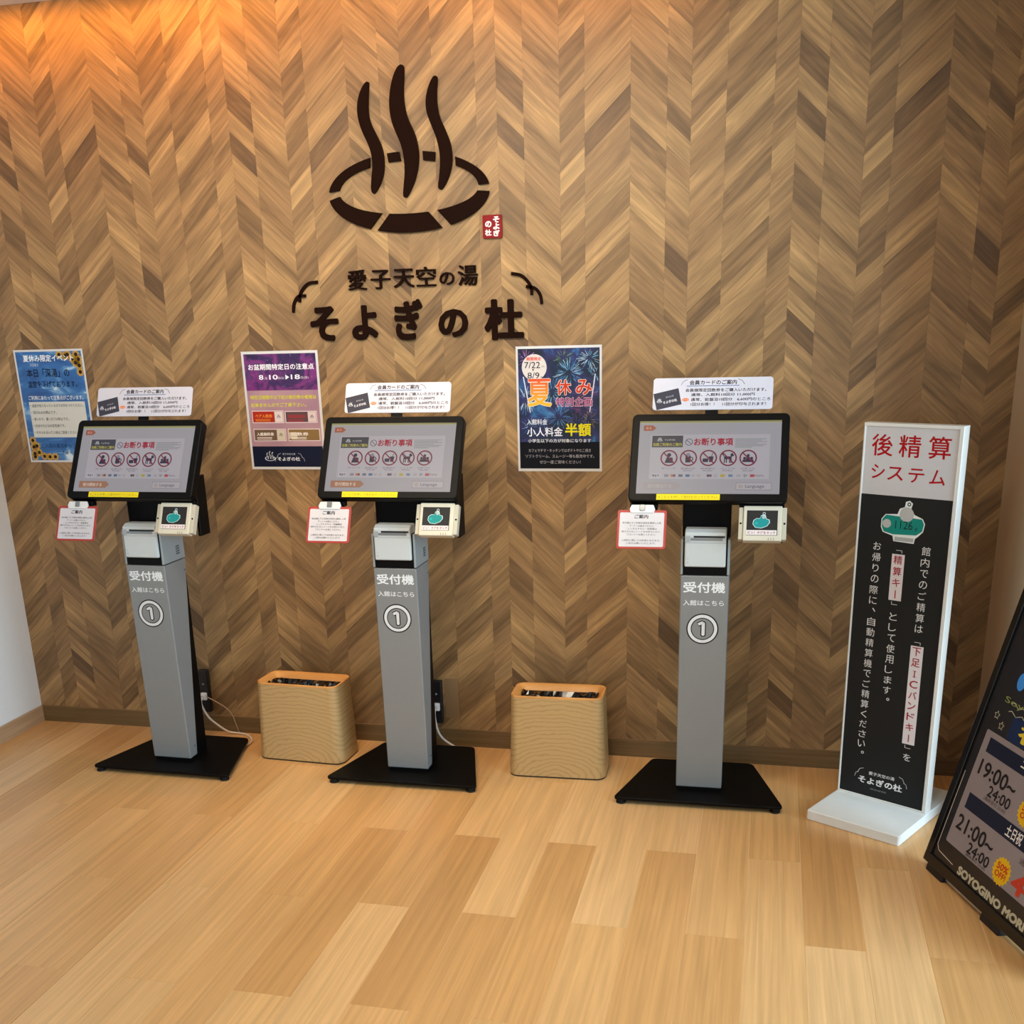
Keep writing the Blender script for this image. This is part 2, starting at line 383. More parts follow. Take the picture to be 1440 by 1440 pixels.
# measured repeat of the chevron wall: per strip (x offset, slope sign) the joints' depth below z = 1.2 and the board tone
PER, QQ, XA = .94, 1.252195, .941
BX = [0, .088, .205, .286, .432, .546, .621, .728, .871, .94]
SG = [-1, -1, 1, 1, -1, -1, 1, 1, 1]
SL = .92
TILE = [
  [(0.0848, -1.5), (0.1779, 0.8), (0.2466, -1.4), (0.3141, 0.7), (0.3817, 0.2), (0.4493, -1.4), (0.5531, -0.3), (0.607, 0.6), (0.6635, 0.9), (0.7172, 0.4), (0.771, -0.5), (0.8073, 1.0), (0.8704, -2.0), (0.9423, 0.1), (1.013, 0.5), (1.0837, 0.2), (1.1526, -0.6), (1.2141, 0.8), (1.2756, 0.4)],
  [(0.0754, -0.1), (0.1672, 0.6), (0.2202, 0.3), (0.2618, -1.0), (0.3008, 0.4), (0.3708, -0.2), (0.4505, -1.0), (0.5056, 0.6), (0.607, -.5), (0.64, 1.0), (0.7227, -0.1), (0.8203, -0.7), (0.8854, -0.9), (0.9506, 0.2), (1.0144, 0.1), (1.0882, -0.3), (1.1599, 0.3), (1.2438, -0.1)],
  [(0.0225, 0.6), (0.0882, -1.2), (0.1565, -.6), (0.2248, 0.5), (0.2661, -0.8), (0.3522, -.5), (0.4383, 1.2), (0.506, -0.1), (0.5775, 0.7), (0.6432, -0.4), (0.7213, -1.2), (0.787, 0.6), (0.8504, -0.4), (0.9234, -0.1), (1.0046, -0.4), (1.0716, -1.3), (1.1364, 0.7), (1.2203, -0.9)],
  [(0.0488, 0.0), (0.1373, 0.5), (0.2069, -0.3), (0.2565, 0.4), (0.3276, -1.7), (0.3965, -0.2), (0.4425, -0.3), (0.5346, 0.6), (0.6062, -1.0), (0.6787, 0.4), (0.7554, -0.8), (0.8332, 0.3), (0.9, 0.7), (0.9668, -0.8), (1.0337, -0.1), (1.1005, -0.5), (1.1673, 0.0), (1.2342, 0.1)],
  [(0.0196, 0.1), (0.0784, -1.1), (0.1593, 0.2), (0.2269, 0.6), (0.2882, -0.8), (0.3539, 0.0), (0.4131, .4), (0.4723, 1.0), (0.5518, 0.3), (0.617, -0.3), (0.7022, -0.6), (0.7888, -1.0), (0.8326, -0.2), (0.9132, 0.5), (0.9849, -0.6), (1.0566, -0.5), (1.1283, 0.7), (1.2001, 0.5)],
  [(0.0352, 0.3), (0.0905, -1.2), (0.1428, 0.2), (0.238, -1.4), (0.3025, 0.6), (0.3752, -0.4), (0.4414, 0.7), (0.5194, -0.1), (0.5836, 0.1), (0.6543, -1.7), (0.7299, 0.0), (0.7925, 0.1), (0.8602, -1.2), (0.9282, 0.8), (1.006, -0.7), (1.0839, 0.5), (1.1617, -0.7), (1.2396, 0.6)],
  [(0.0275, -1.6), (0.117, 0.0), (0.1761, 0.7), (0.2573, -0.7), (0.3288, 0.8), (0.3868, -0.4), (0.4752, 0.5), (0.5292, 0.2), (0.5832, -0.2), (0.6708, -0.2), (0.7443, 0.6), (0.8092, .3), (0.8741, -1.4), (0.9502, 0.7), (1.0315, -0.4), (1.0935, -1.0), (1.1556, 0.7), (1.2176, -0.6)],
  [(0.1212, -0.8), (0.2151, -1.0), (0.2998, 0.8), (0.3786, -0.4), (0.4402, 0.3), (0.5247, -0.8), (0.5844, 0.0), (0.6637, 0.5), (0.725, -0.8), (0.8102, 0.7), (0.8653, 0.6), (0.9447, -0.6), (1.0161, -0.6), (1.0876, 0.9), (1.159, 0.7), (1.2305, -0.5), (1.3019, 0.8)],
  [(0.0643, 0.0), (0.123, 0.0), (0.1817, -0.0), (0.27, 0.2), (0.3335, -0.6), (0.4121, 1.0), (0.4774, 0.3), (0.5428, 0.1), (0.6208, 0.0), (0.6886, -1.2), (0.761, 0.3), (0.8343, -0.1), (0.8969, 0.7), (0.9681, -0.8), (1.0378, -0.6), (1.1075, 0.8), (1.1771, 0.3), (1.2468, 0.8)]]
G = .00012
planks = []       # (area, corners, uvs, tone, proud)
for kx in range(-3, 2):
    for s in range(9):
        x0 = XA + kx * PER + BX[s]; x1 = XA + kx * PER + BX[s + 1]
        if x1 < XL or x0 > XR: continue
        sl = SL * SG[s]; T = TILE[s]
        for kz in range(-2, 2):
            for i, (d, tn) in enumerate(T):
                dn = T[i + 1][0] if i + 1 < len(T) else T[0][0] + QQ
                zt = 1.2 - d - kz * QQ - G; zb = 1.2 - dn - kz * QQ + G
                w_ = x1 - x0
                pl = clip([(x0 + G, zb), (x1 - G, zb + sl * w_), (x1 - G, zt + sl * w_), (x0 + G, zt)], XL, XR, .0685, ZC)
                if not pl: continue
                rs = random.Random(s * 100 + i)
                ou, ov, pr = rs.random() * 30, rs.random() * 30, rs.random() * .0008
                jt = rs.uniform(-.08, .08)
                L_ = math.hypot(1, sl); du = (1 / L_, sl / L_); dv = (-sl / L_, 1 / L_)
                uvs = [(ou + (x - x0) * du[0] + (z - zb) * du[1], ov + (x - x0) * dv[0] + (z - zb) * dv[1]) for x, z in pl]
                a = shown([(x, 0, z) for x, z in pl])
                planks.append((a, pl, uvs, min(1, max(0, .5 + tn * .26 + jt)), pr, (s, i) if len(pl) == 4 and abs(pl[0][0] - x0 - G) < 1e-6 and abs(pl[2][0] - x1 + G) < 1e-6 and abs(pl[3][1] - zt) < 1e-6 and abs(pl[0][1] - zb) < 1e-6 else None))
def plank_geo(V, FC, UVL, TN, pl, uvs, tone, pr, ox=0, oz=0):
    n = len(V); k = len(pl)
    V += [(x - ox, -pr, z - oz) for x, z in pl] + [(x - ox, .0065, z - oz) for x, z in pl]
    fs = [tuple(range(k))] + [(i, k + i, k + (i + 1) % k, (i + 1) % k) for i in range(k)]
    for f in fs:
        FC.append(tuple(n + q for q in f)); UVL += [uvs[q % k] for q in f]; TN.append(tone)
def finish(name, V, FC, UVL, TN, mt, parent):
    me = bpy.data.meshes.new(name); me.from_pydata(V, [], FC)
    uv = me.uv_layers.new(name='UVMap'); uv.data.foreach_set('uv', [c for p in UVL for c in p])
    at = me.attributes.new('tone', 'FLOAT', 'FACE'); at.data.foreach_set('value', TN)
    me.materials.append(mt); return me
planks.sort(key=lambda p: -p[0])
pc = {}
for a, pl, uvs, tone, pr, key in planks[:300]:
    if key and key in pc: me = pc[key]
    else:
        V, FC, UVL, TN = [], [], [], []
        plank_geo(V, FC, UVL, TN, pl, uvs, tone, pr, pl[0][0], pl[0][1])
        me = finish('plank', V, FC, UVL, TN, WALLWOOD, wall)
        if key: pc[key] = me
    o = bpy.data.objects.new('plank', me); COL.objects.link(o); o.parent = wall; o.location = (pl[0][0], 0, pl[0][1])
V, FC, UVL, TN = [], [], [], []
for a, pl, uvs, tone, pr, key in planks[300:]: plank_geo(V, FC, UVL, TN, pl, uvs, tone, pr)
o = bpy.data.objects.new('planks', finish('planks', V, FC, UVL, TN, WALLWOOD, wall)); COL.objects.link(o); o.parent = wall; o['kind'] = 'stuff'

# floor boards, staggered by half their length
BW, BX0, BL = .15418, .14506, .93
boards = []
i0 = int((XL - .15 - BX0) / BW) - 1; i1 = int((XE - BX0) / BW) + 1
ftone = {(5, 1): .1, (3, 1): .15, (7, 1): .3, (4, 1): .25, (9, 1): .35, (5, 0): .75, (6, 1): .8}
for i in range(i0, i1 + 1):
    xa, xb = max(BX0 + i * BW, XL), min(BX0 + (i + 1) * BW, XE)
    if xb - xa < .01: continue
    off = -.757 if i % 2 else -1.222 + BL
    y = off + BL; k = 0
    while y > YB:
        ya, yb = max(y - BL, YB), min(y, 0)
        if yb - ya > .01:
            rs = random.Random(i * 31 + k * 7 + 3)
            t = ftone.get((i, k), rs.choice([.3, .45, .55, .65, .8, .95]) + rs.uniform(-.08, .08))
            boards.append((xa + .0009, xb - .0009, ya + .0002, yb - .0002, t, rs.random() * 20, rs.random() * 20, rs.random() * .0002))
        y -= BL; k += 1
boards.sort(key=lambda q: -shown([(q[0], q[2], 0), (q[1], q[2], 0), (q[1], q[3], 0), (q[0], q[3], 0)]))
def board_geo(V, FC, UVL, TN, q, ox=0, oy=0):
    xa, xb, ya, yb, t, ou, ov, pr = q; n = len(V)
    P = [(xa, ya), (xb, ya), (xb, yb), (xa, yb)]
    V += [(x - ox, y - oy, -pr) for x, y in P] + [(x - ox, y - oy, -.0011) for x, y in P]
    uv = [(ou + y - ya, ov + x - xa) for x, y in P]
    for f in [(0, 1, 2, 3), (0, 4, 5, 1), (1, 5, 6, 2), (2, 6, 7, 3), (3, 7, 4, 0)]:
        FC.append(tuple(n + c for c in f)); UVL += [uv[c % 4] for c in f]; TN.append(t)
for q in boards[:300]:
    V, FC, UVL, TN = [], [], [], []
    board_geo(V, FC, UVL, TN, q, q[0], q[2])
    o = bpy.data.objects.new('floor_board', finish('floor_board', V, FC, UVL, TN, FLOORWOOD, floor)); COL.objects.link(o); o.parent = floor; o.location = (q[0], q[2], 0)
if len(boards) > 300:
    V, FC, UVL, TN = [], [], [], []
    for q in boards[300:]: board_geo(V, FC, UVL, TN, q)
    o = bpy.data.objects.new('floor_boards', finish('floor_boards', V, FC, UVL, TN, FLOORWOOD, floor)); COL.objects.link(o); o.parent = floor; o['kind'] = 'stuff'

# ------------------------------------------------------------------ self-service kiosks
BLACK = mat('#050506', .5, 0, 0, .12); BLACKG = mat('#070708', .4, 0, 0, .12); SILVER = mat('#86898a', .45, .15); LSILV = mat('#939c9f', .45, .1)
PRN = mat('#c3cacc', .4); CREAM = mat('#cfcab8', .4); CREAM2 = mat('#bdb8a6', .45); RUB = mat('#050505', .7)
KPOS = [(-.2949, -.3741, -.0127), (.6229, -.3268, .0052), (1.6636, -.3253, .0149)]
def frame(xc, y, z, t):
    return (Vector((xc, y, z)), Vector((1, 0, 0)), Vector((0, math.sin(t), math.cos(t))))
def prohib(S, cx, cy, r, k):
    dk = '#3a3448'
    if k == 0:
        S.circle(cx, cy + .38 * r, .24 * r, dk, 3); S.poly([(cx - .5 * r, cy - .6 * r), (cx + .5 * r, cy - .6 * r), (cx + .42 * r, cy + .05 * r), (cx - .25 * r, cy + .12 * r)], dk, 3)
    elif k == 1:
        S.rect(cx - .35 * r, cy - .55 * r, cx + .25 * r, cy + .3 * r, dk, 3); S.ring(cx + .3 * r, cy - .1 * r, .15 * r, .26 * r, dk, 3, 14); S.circle(cx - .05 * r, cy + .38 * r, .25 * r, '#8a8698', 4, 12)
    elif k == 2:
        S.rect(cx - .65 * r, cy - .5 * r, cx + .0 * r, cy - .05 * r, dk, 3, r=.1 * r); S.poly([(cx + .12 * r, cy - .5 * r), (cx + .5 * r, cy - .5 * r), (cx + .6 * r, cy + .2 * r), (cx + .02 * r, cy + .2 * r)], dk, 3); S.line([(cx + .35 * r, cy + .2 * r), (cx + .5 * r, cy + .6 * r)], .07 * r, dk, 3)
    elif k == 3:
        S.rect(cx - .45 * r, cy - .15 * r, cx + .4 * r, cy + .2 * r, dk, 3)
        for a in (-.42, -.2, .18, .34): S.rect(cx + a * r - .05 * r, cy - .6 * r, cx + a * r + .07 * r, cy - .1 * r, dk, 3)
        S.poly([(cx + .3 * r, cy + .1 * r), (cx + .7 * r, cy + .3 * r), (cx + .45 * r, cy + .65 * r), (cx + .25 * r, cy + .45 * r)], dk, 3); S.line([(cx - .42 * r, cy + .15 * r), (cx - .66 * r, cy + .5 * r)], .1 * r, dk, 3)
    else:
        for a, e in ((-.4, -.15), (0, .2), (.4, -.15)):
            S.circle(cx + a * r, cy + e * r + .12 * r, .17 * r, dk, 3, 14); S.poly([(cx + (a - .26) * r, cy - .5 * r), (cx + (a + .26) * r, cy - .5 * r), (cx + (a + .2) * r, cy + (e - .05) * r), (cx + (a - .2) * r, cy + (e - .05) * r)], dk, 3)
    S.ring(cx, cy, .84 * r, r, '#7c2440', 5, 36); q = .62 * r
    S.line([(cx - q, cy + q), (cx + q, cy - q)], .14 * r, '#7c2440', 5)
def screen_print(S, DW, DH):
    def rect(u0, v0, u1, v1, c, l=0, r=0): S.rect(u0 * DW, (1 - v1) * DH, u1 * DW, (1 - v0) * DH, c, l, r=r)
    def text(t, u0, v0, u1, v1, c, l=3, bold=0): S.text(t, u0 * DW, (1 - v1) * DH, u1 * DW, (1 - v0) * DH, c, l, bold)
    SC = '#aea8ae'
    rect(0, 0, 1, .022, '#9a9668', 0)
    rect(0, .022, 1, .03, '#b9b78a', 0)
    S.poly([(.03 * DW, .94 * DH), (.03 * DW, .865 * DH), (.095 * DW, .865 * DH), (.12 * DW, .9 * DH), (.095 * DW, .94 * DH)], '#a9604a', 1)
    text('戻る', .045, .08, .085, .115, '#e6c8b8', 2)
    rect(.085, .19, .925, .80, '#b9b4bb', 1)
    rect(.095, .205, .315, .365, '#474750', 2)
    onsen(S, .15 * DW, .735 * DH, .013, '#d8d8dc', 3)
    text('そよぎの杜', .185, .25, .26, .275, '#d8d8dc', 3)
    text('当館ご利用のご案内', .103, .305, .308, .35, '#c8bd5a', 3, .02)
    S.ring(.358 * DW, .705 * DH, .0095, .0115, '#554f66', 3); S.line([(.342 * DW, .73 * DH), (.374 * DW, .68 * DH)], .002, '#554f66', 3)
    text('お断り事項', .393, .24, .668, .345, '#a62038', 3, .03)
    for i in range(7):
        y = .25 + i * .019
        rect(.682, y, (.90, .87, .905, .84, .9, .88, .8)[i], y + .008, '#8b8a92' if i % 3 else '#7f9489', 2)
    for k, u in enumerate((.222, .36, .5, .638, .777)):
        prohib(S, u * DW, (1 - .515) * DH, .0265, k)
    for (u, a, b2) in ((.222, '刺青・タトゥーの方', ''), (.36, '飲酒の方', '泥酔の方お断り'), (.5, '飲食物の', '持込禁止'), (.638, 'ペットの', '同伴禁止'), (.777, '大声での', '会話ご遠慮')):
        text(a, u - .05, .648, u + .05, .668, '#5b5664', 3)
        if b2: text(b2, u - .035, .676, u + .035, .696, '#5b5664', 3)
    rect(.103, .725, .165, .785, '#c9c6cc', 2); text('現金可', .107, .735, .16, .775, '#4a4652', 3, .02)
    cols = ['#8a8894', '#c07848', '#6b7280', '#51718f', '#a9a6ae', '#b0a6a9', '#4d5560', '#9aa49a', '#b5a53a', '#6f86a5', '#a9a6ae', '#55505e', '#b04650']
    us = [.195, .245, .295, .345, .385, .425, .5, .545, .59, .645, .70, .75, .795]
    for i, (u, c) in enumerate(zip(us, cols)):
        if i in (1, 6): S.circle((u + .004) * DW, .245 * DH, .0045, c, 3, 14); S.circle((u + .02) * DW, .245 * DH, .0045, '#7a5560', 4, 14)
        elif i in (7, 11): text('iD' if i == 7 else 'Q+', u, .735, u + .024, .775, c, 3, .02)
        else: rect(u, .738, u + (.03 if i not in (4, 5) else .024), .772, c, 3)
    text('PayPay', .83, .742, .89, .772, '#6a5560', 3)
    rect(.70, .848, .945, .948, '#857c84', 1, .002); rect(.7025, .853, .9425, .943, '#b7b2b8', 2, .002)
    S.ring(.733 * DW, .1 * DH, .0035, .0055, '#b08a5a', 3, 16); text('Language', .765, .875, .895, .93, '#7b7682', 3, .02)
def make_kiosk(pos, label, left_button):
    root = thing('reception_kiosk', label, 'kiosk', (pos[0], pos[1], 0), pos[2], 'self-service reception kiosks along the plank wall')
    # base plate and feet
    def rpoly(P, r=.022, n=4):
        out = []
        for i in range(4):
            p = Vector(P[i]); a = (Vector(P[i - 1]) - p).normalized(); c = (Vector(P[(i + 1) % 4]) - p).normalized()
            p0, p1 = p + a * r, p + c * r
            for k in range(n + 1):
                t = k / n; out.append(tuple(p0 * (1 - t) ** 2 + p * 2 * t * (1 - t) + p1 * t * t))
        return out
    P = rpoly([(-.2815, -.108), (.2815, -.108), (.180, .2575), (-.180, .2575)])
    b = MB(); b.prism(P, .015, .025, BLACK); b.build('base_plate', root, .0015, 1)
    for x, y in ((-.255, -.09), (.255, -.09), (.165, .238), (-.165, .238)):
        b = MB(); b.cyl((x, y, 0), .017, .006, RUB, 18); b.cyl((x, y, .006), .012, .009, mat('#2a2a2c', .3, .6), 18); b.build('foot', root)
    # silver column, a wedge that deepens upwards, and its black spine
    fr = (Vector((0, 0, 0)), Vector((0, 1, 0)), Vector((0, 0, 1)), Vector((1, 0, 0)))
    b = MB(); b.prism([(-.010, .036), (.041, .036), (.124, .776), (-.0218, .776)], -.0767, .0767, SILVER, fr)
    col = b.build('column', root, .004, 3)
    for yy, zz_ in ((.028, .075), (.108, .735)):
        b = MB(); b.cyl((.0767, yy, zz_), .003, .0012, mat('#555555', .4, .5), 10, (1, 0, 0)); b.build('screw', col)
    b = MB(); b.prism([(-.005, .025), (.118, .025), (.118, .775), (.1225, .775), (.039, .036), (-.005, .036)], -.073, .073, BLACK, fr)
    b.build('spine', root)
    # lettering on the column
    sl = Vector((0, -.0118, .74)).normalized()
    S = Sheet((0, -.010 - .0001, .036), (1, 0, 0), sl)
    zz = lambda z: (z - .036)
    S.split = True
    S.text('受付機', -.067, zz(.7205), .0665, zz(.7565), '#e9edf0', 1, .025)
    S.text('入館はこちら', -.066, zz(.678), .064, zz(.6965), '#e9edf0', 1, .012)
    cy = zz(.6003)
    S.circle(-.002, cy, .0515, '#17181a', 1, 40, 'number_disc'); S.circle(-.002, cy, .0475, '#dcdedf', 2, 40, 'number_disc')
    S.circle(-.002, cy, .0375, '#17181a', 3, 40, 'number_disc'); S.circle(-.002, cy, .0345, SILVER, 4, 40, 'number_disc')
    for w_, c, l in ((.0175, '#17181a', 5), (.0105, '#dcdedf', 6)):
        S.poly(rr(.0005 - w_ / 2, cy - .0265 + (0 if l == 5 else .0035), .0005 + w_ / 2, cy + .0265 - (0 if l == 5 else .0035), w_ * .45), c, l, 'number_disc')
        S.line([(-.0135, cy + .016), (-.002, cy + .0215)], w_ * .85, c, l, 'number_disc')
    S.build(col)
    # printer housing
    b = MB(); b.prism([(-.0205, .779), (.124, .779), (.123, .855), (.02, .895), (-.0195, .895)], -.0700, .0700, BLACKG, fr)
    hs = b.build('printer_housing', root, .002, 2)
    for sx in (-1, 1):
        b = MB(); b.prism([(-.0212, .7795), (.1245, .7795), (.1235, .856), (.02, .894), (-.0202, .894)], min(sx * .0695, sx * .0767), max(sx * .0695, sx * .0767), LSILV, fr)
        sp_ = b.build('side_panel', hs, .001, 1)
        if sx > 0:
            b = MB()
            for i in range(4):
                for j in range(4): b.box(.0766, .0770, .068 + i * .0062, .0715 + i * .0062, .800 + j * .0085, .8055 + j * .0085, BLACK)
            b.build('vent', hs)['kind'] = 'stuff'
    b = MB(); b.prism([(-.031, .806), (.03, .806), (.03, .925), (-.012, .925), (-.031, .915)], -.0645, .0645, PRN, fr)
    pr = b.build('printer', root, .0045, 3)
    b = MB(); b.box(-.037, .060, -.0318, -.025, .9005, .9065, mat('#101112', .4)); b.build('paper_slot', pr)
    b = MB(); b.box(-.046, .053, -.0345, -.0305, .8925, .8995, mat('#9ea3a6', .3, .8)); b.build('tear_bar', pr, .001, 1)
    b = MB(); b.box(-.0648, -.047, -.0335, -.029, .887, .9065, mat('#a9b0b3', .35, .3)); b.build('release_button', pr, .0015, 2)
    b = MB(); b.box(-.0646, .0646, -.0314, -.0308, .8835, .8845, mat('#8d9599', .5)); b.build('lid_seam', pr)
    b = MB(); b.box(-.055, -.053, -.0314, -.0308, .818, .8225, mat('#7c868a', .5)); b.box(-.055, -.052, -.0314, -.0308, .832, .8335, mat('#7c868a', .5)); b.build('indicator', pr)
    # neck
    b = MB(); b.box(-.0762, .0762, .035, .062, .86, 1.13, BLACKG); b.build('neck', root, .003, 2)
    # monitor
    O, U, Vv = frame(0, 0, 1.1475, .502); N = U.cross(Vv)
    fm = (O, U, Vv, N)
    b = MB(); b.prism(rr(-.2422, -.1442, .2422, .1442, .017, 6), -.034, 0, BLACKG, fm)
    mon = b.build('monitor', root, .004, 3)
    b = MB(); b.prism(rr(-.12, -.08, .12, .08, .01, 3), -.07, -.034, BLACK, fm); b.build('monitor_back', mon)
    DW, DH = .4358, .2395
    b = MB(); b.prism([(-DW / 2, -DH / 2), (DW / 2, -DH / 2), (DW / 2, DH / 2), (-DW / 2, DH / 2)], 0, .0004, display('#aaa7ad'), fm)
    scr = b.build('screen', mon)
    S = Sheet(O - U * DW / 2 - Vv * DH / 2 + N * .0004, U, Vv); S.screen = True; S.split = True; screen_print(S, DW, DH)
    parts = S.build(mon)
    parts['printed_graphics'].name = 'screen_graphics'
    S = Sheet(O - U * DW / 2 - Vv * DH / 2 + N * .0004, U, Vv); S.screen = True
    cc, tcol = left_button
    S.poly([(.045 * DW, .055 * DH), (.045 * DW, .155 * DH), (.285 * DW, .155 * DH), (.315 * DW, .105 * DH), (.285 * DW, .055 * DH)], cc, 2, 'screen_button')
    S.text('受付開始する', .08 * DW, .075 * DH, .25 * DW, .13 * DH, tcol, 3, .02, 'screen_button')
    S.build(mon)
    S = Sheet(O + N * .0005, U, Vv)
    S.rect(-.1535, -.1405, .0405, -.1215, '#e3cf22', 6, 'tape_label')
    S.text('※こちらを押して受付を行ってください。', -.148, -.1365, .036, -.1265, '#9a8a14', 7, 0, 'tape_label')
    S.build(mon)
    b = MB(); b.box(-.009, .009, -.0712, -.0708, 0, 0, BLACK)
    # bracket behind the card reader, hinge arms below the monitor
    b = MB(); b.box(.100, .236, -.044, -.02, .990, 1.008, BLACK); b.box(.224, .236, -.02, .045, .885, 1.09, BLACK); b.build('reader_bracket', root, .002, 1)
    b = MB(); b.box(-.236, -.150, -.058, -.03, .990, 1.008, BLACK); b.build('card_bracket', root, .002, 1)
    # card reader
    O, U, Vv = frame(.172, -.0724, .956, .4376); N = U.cross(Vv); fm = (O, U, Vv, N)
    b = MB(); b.prism(rr(-.058, -.0552, .058, .0552, .004, 3), -.032, 0, CREAM, fm)
    rd = b.build('card_reader', root, .003, 2)
    for sx in (-1, 1):
        b = MB(); b.prism([(sx * .058 - .0005, -.0505), (sx * .0719, -.0505), (sx * .0719, .0505), (sx * .058 - .0005, .0505)][::1 if sx > 0 else -1], -.030, -.004, CREAM2, fm); b.build('side_wing', rd, .002, 2)
        b = MB(); b.cyl(O + U * sx * .0655 + N * -.0042, .0032, .0008, BLACK, 14, N); b.build('screw', rd)
    b = MB()
    for i in range(3): b.prism([(.018 + i * .008, -.0535), (.0195 + i * .008, -.0535), (.0195 + i * .008, -.0455), (.018 + i * .008, -.0455)], 0, .0004, mat('#6f6c60', .5), fm)
    b.build('indicator', rd)
    S = Sheet(O + N * .0002, U, Vv)
    S.rect(-.0475, -.038, .045, .040, '#2b2a2a', 0, 'picture_label')
    blob = [(-.028, -.003), (-.026, .008), (-.018, .014), (-.008, .014), (-.005, .022), (.002, .025), (.008, .022), (.010, .013), (.019, .010), (.020, .001), (.012, -.009), (-.004, -.015), (-.020, -.013)]
    S.poly([(x * 1.08 + .0005, y * 1.1) for x, y in blob], '#cfe4e2', 1, 'picture_label'); S.poly(blob, '#1f9090', 2, 'picture_label')
    S.circle(.003, .019, .0055, '#a9bcbc', 3, 16, 'picture_label'); S.ring(.004, .030, .003, .0045, '#d8e2e2', 2, 14, 'picture_label'); S.circle(-.018, .0, .0045, '#2fa8a6', 3, 14, 'picture_label')
    S.rect(-.0475, -.037, .043, -.022, '#e6dcdc', 3, 'picture_label')
    S.text('ピッ！タグをタッチ', -.043, -.034, .040, -.0255, '#8a4048', 4, .02, 'picture_label')
    S.build(rd)
    return root
kiosks = []
kl = ['grey self-service kiosk nearest the pale left wall, its screen overlapping the blue sunflower poster',
      'grey self-service kiosk in the middle of the row, between the two wooden bins',
      'grey self-service kiosk at the right of the row, beside the tall white sign board']
for i, p in enumerate(KPOS):
    kiosks.append(make_kiosk(p, kl[i], ('#a97a62', '#e4cdbc') if i < 2 else ('#aaa2a3', '#b9b2b2')))

def at_kiosk(i, x, y, z):
    px, py, a = KPOS[i]; c, s = math.cos(a), math.sin(a)
    return (px + c * x - s * y, py + s * x + c * y, z)
def make_notice(i, label):
    base = (-.1954, -.125, .880)
    t = thing('notice_card', label, 'card', at_kiosk(i, *base), KPOS[i][2], 'red-framed notice cards clipped under the kiosk screens')
    O = Vector((0, -.0989 - base[1], .9372 - base[2])); U = Vector((1, 0, 0)); Vv = Vector((0, math.sin(.4216), math.cos(.4216))); N = U.cross(Vv); fm = (O, U, Vv, N)
    b = MB(); b.prism(rr(-.0765, -.0617, .0765, .0617, .007, 4), -.003, 0, mat('#a8332c', .4), fm); b.build('frame', t, .0008, 1)
    b = MB(); b.prism(rr(-.0690, -.0550, .0690, .0535, .004, 4), -.0005, .0005, mat('#cdcbd0', .45), fm); b.build('paper', t)
    b = MB(); b.prism([(-.036, .052), (.036, .052), (.040, .064), (.034, .078), (-.034, .078), (-.040, .064)], -.004, .004, mat('#d9dbdc', .25), fm); cl = b.build('clip', t, .002, 2)
    b = MB(); b.prism(rr(-.009, .058, .009, .078, .003, 3), .004, .0065, mat('#8b9195', .25, .7), fm); b.build('clip_spring', t, .001, 1)
    S = Sheet(O + N * .0006, U, Vv)
    S.text('ご案内', -.0235, .034, .0195, .047, '#2a2830', 1, .02)
    rows = [('受付機にてご利用の項目を選択し入館', -.060, .060), ('ゲートへお進みください。', -.038, .038), ('レンタルタオル・岩盤着は', -.042, .048), ('発行されるレシートをお持ちになり、', -.062, .060), ('フロントへお渡しください。', -.045, .045), None,
            ('入館料に関しては利用となります。', -.060, .060), ('ご協力お願いいたします。', -.046, .046)]
    y = .0235
    for r in rows:
        if r: S.text(r[0], r[1], y - .0062, r[2], y, '#38363e', 1)
        y -= .0092
    S.build(t); return t
nl = ['red-framed notice card clipped below the screen of the kiosk nearest the pale left wall',
      'red-framed notice card clipped below the screen of the middle kiosk',
      'red-framed notice card clipped below the screen of the right kiosk']
for i in range(3): make_notice(i, nl[i])
